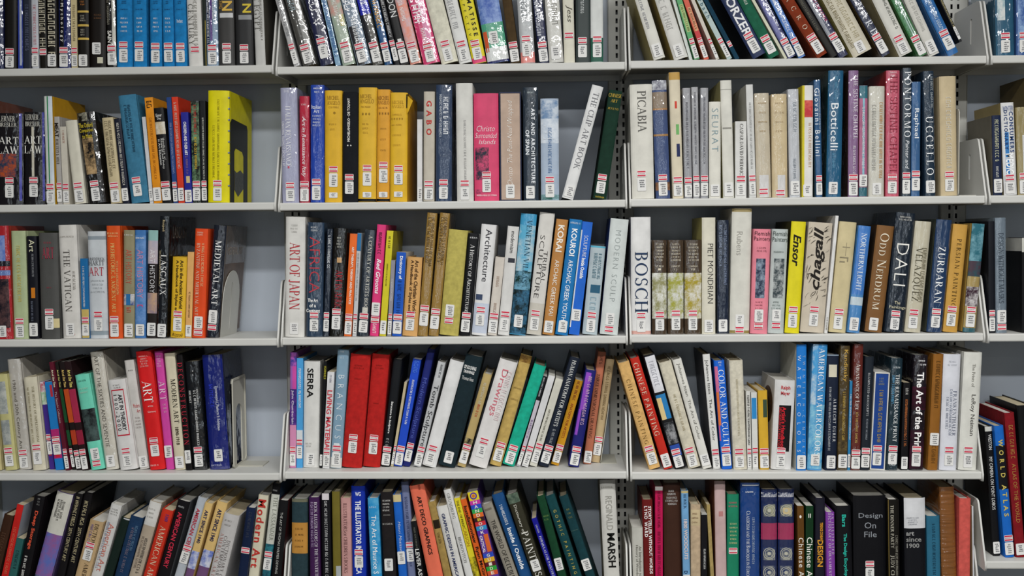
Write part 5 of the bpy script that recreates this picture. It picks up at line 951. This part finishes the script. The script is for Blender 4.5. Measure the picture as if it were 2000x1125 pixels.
        for i, ch in enumerate('GUIDE'):
            z1, z0 = zof(1080+i*8.5), zof(1080+(i+1)*8.5); strip('spine_panel', z0, z1, 0, 1, t, bulge, mat(['#2c48b8', '#d8a82a', '#5a1c24', '#2f9a3a', '#c8502c'][i], 's'), e)
            words('lettering', ch, 'b', mat('#e8e0c0', 'i'), e, lambda p, q, z0=z0, z1=z1: Vector((t*(.35+.3*p), yT, z0+(z1-z0)*(.15+.7*q))))
    elif sp == 'medal':
        gold = mat('#b8b49c', 'i')
        for y in (996, 1080, 1117):
            z = zof(y)
            ring('medallion_print', t*.5, z, t*.34, t*.38, yT, gold, e); ring('medallion_print', t*.5, z, t*.24, t*.27, yT, gold, e); ring('medallion_print', t*.5, z, 0, t*.12, yT, gold, e, 8)

LAST = {}   # last book of each shelf
for (r, b), recs in ROWS.items():
    pl = plan(r, b, recs); LAST[(r, b)] = pl[-1]
    for i, B_ in enumerate(pl): make_book(B_, r, b, i, len(pl))

# ------------------------------------------------------------------ bookends
def bookend(px, py, ytop, r, b, depth, style, label, m, sb, sh=0.):     # px, py: front foot of the plate; sh: its slope
    zs = shelf_z(r, b)+.0002; X = unproject(px, py, sb).x; H = unproject(px, ytop, sb).z-zs
    if sh:                                              # lies against the last book of its shelf
        q = LAST[(r, b)]; sh = math.tan(q['a']); X = q['ox']+q['t']*math.cos(q['a'])+(zs-q['oz']+q['t']*math.sin(q['a']))*sh+.0012
    e = empty('bookend', (X, sb, zs), label, 'bookend')
    arch = [(0, 0), (depth, 0)]+[(depth/2+depth/2*math.cos(i*math.pi/14), H-depth/2+depth/2*math.sin(i*math.pi/14)) for i in range(15)]
    at = lambda o: (lambda a, bb, c: Vector((c+o+sh*bb, a, bb)))
    if style == 'slit':
        outline('plate', [arch, [(depth*.47, H*.10), (depth*.47, H*.82), (depth*.50, H*.82), (depth*.50, H*.10)]], .0016, m, e, at(.0014))
        box('foot', (.0022, .004, .0, depth, 0., .0012), m, e)
    elif style == 'arch':
        o = rrect(0, depth, 0, H, .012); hole = [(depth*.28, .006), (depth*.72, .006)]+[(depth*.5+depth*.22*math.cos(i*math.pi/12), H*.58+depth*.22*math.sin(i*math.pi/12)) for i in range(13)]
        outline('plate', [o, hole], .003, m, e, at(.0015))
        rim = rrect(0, depth, 0, H, .012); rin = rrect(.006, depth-.006, .006, H-.006, .010)
        outline('rim', [rim, rin[::-1]], .006, m, e, at(.003))
        box('foot', (.006, .075, depth*.25, depth*.78, 0., .0025), m, e)
    else:
        outline('plate', [rrect(0, depth, 0, H, .012)], .0018, m, e, at(.001))
        box('foot', (.002, .045, .0, depth, 0., .0015), m, e)
bookend(431, 657, 530, 3, 'L', .150, 'slit', 'rounded cream bookend with a slit, beside the medieval art book', mat('#c4c2b6', 'st'), .030, .062)
bookend(453.5, 913, 741, 4, 'L', .125, 'arch', 'cream bookend with an arched opening, beside the thick navy book', mat('#bdb9a4', 'st'), .052)
bookend(1871.5, 378, 212, 2, 'R', .17, 'plain', 'tall plain cream bookend plate against the wide tan book', mat('#c4c0b0', 'st'), .012)
bookend(1177, 899, 790, 4, 'C', .12, 'plain', 'low cream bookend holding up the leaning tan book', mat('#b4b09a', 'st'), .10, .15)
flush()
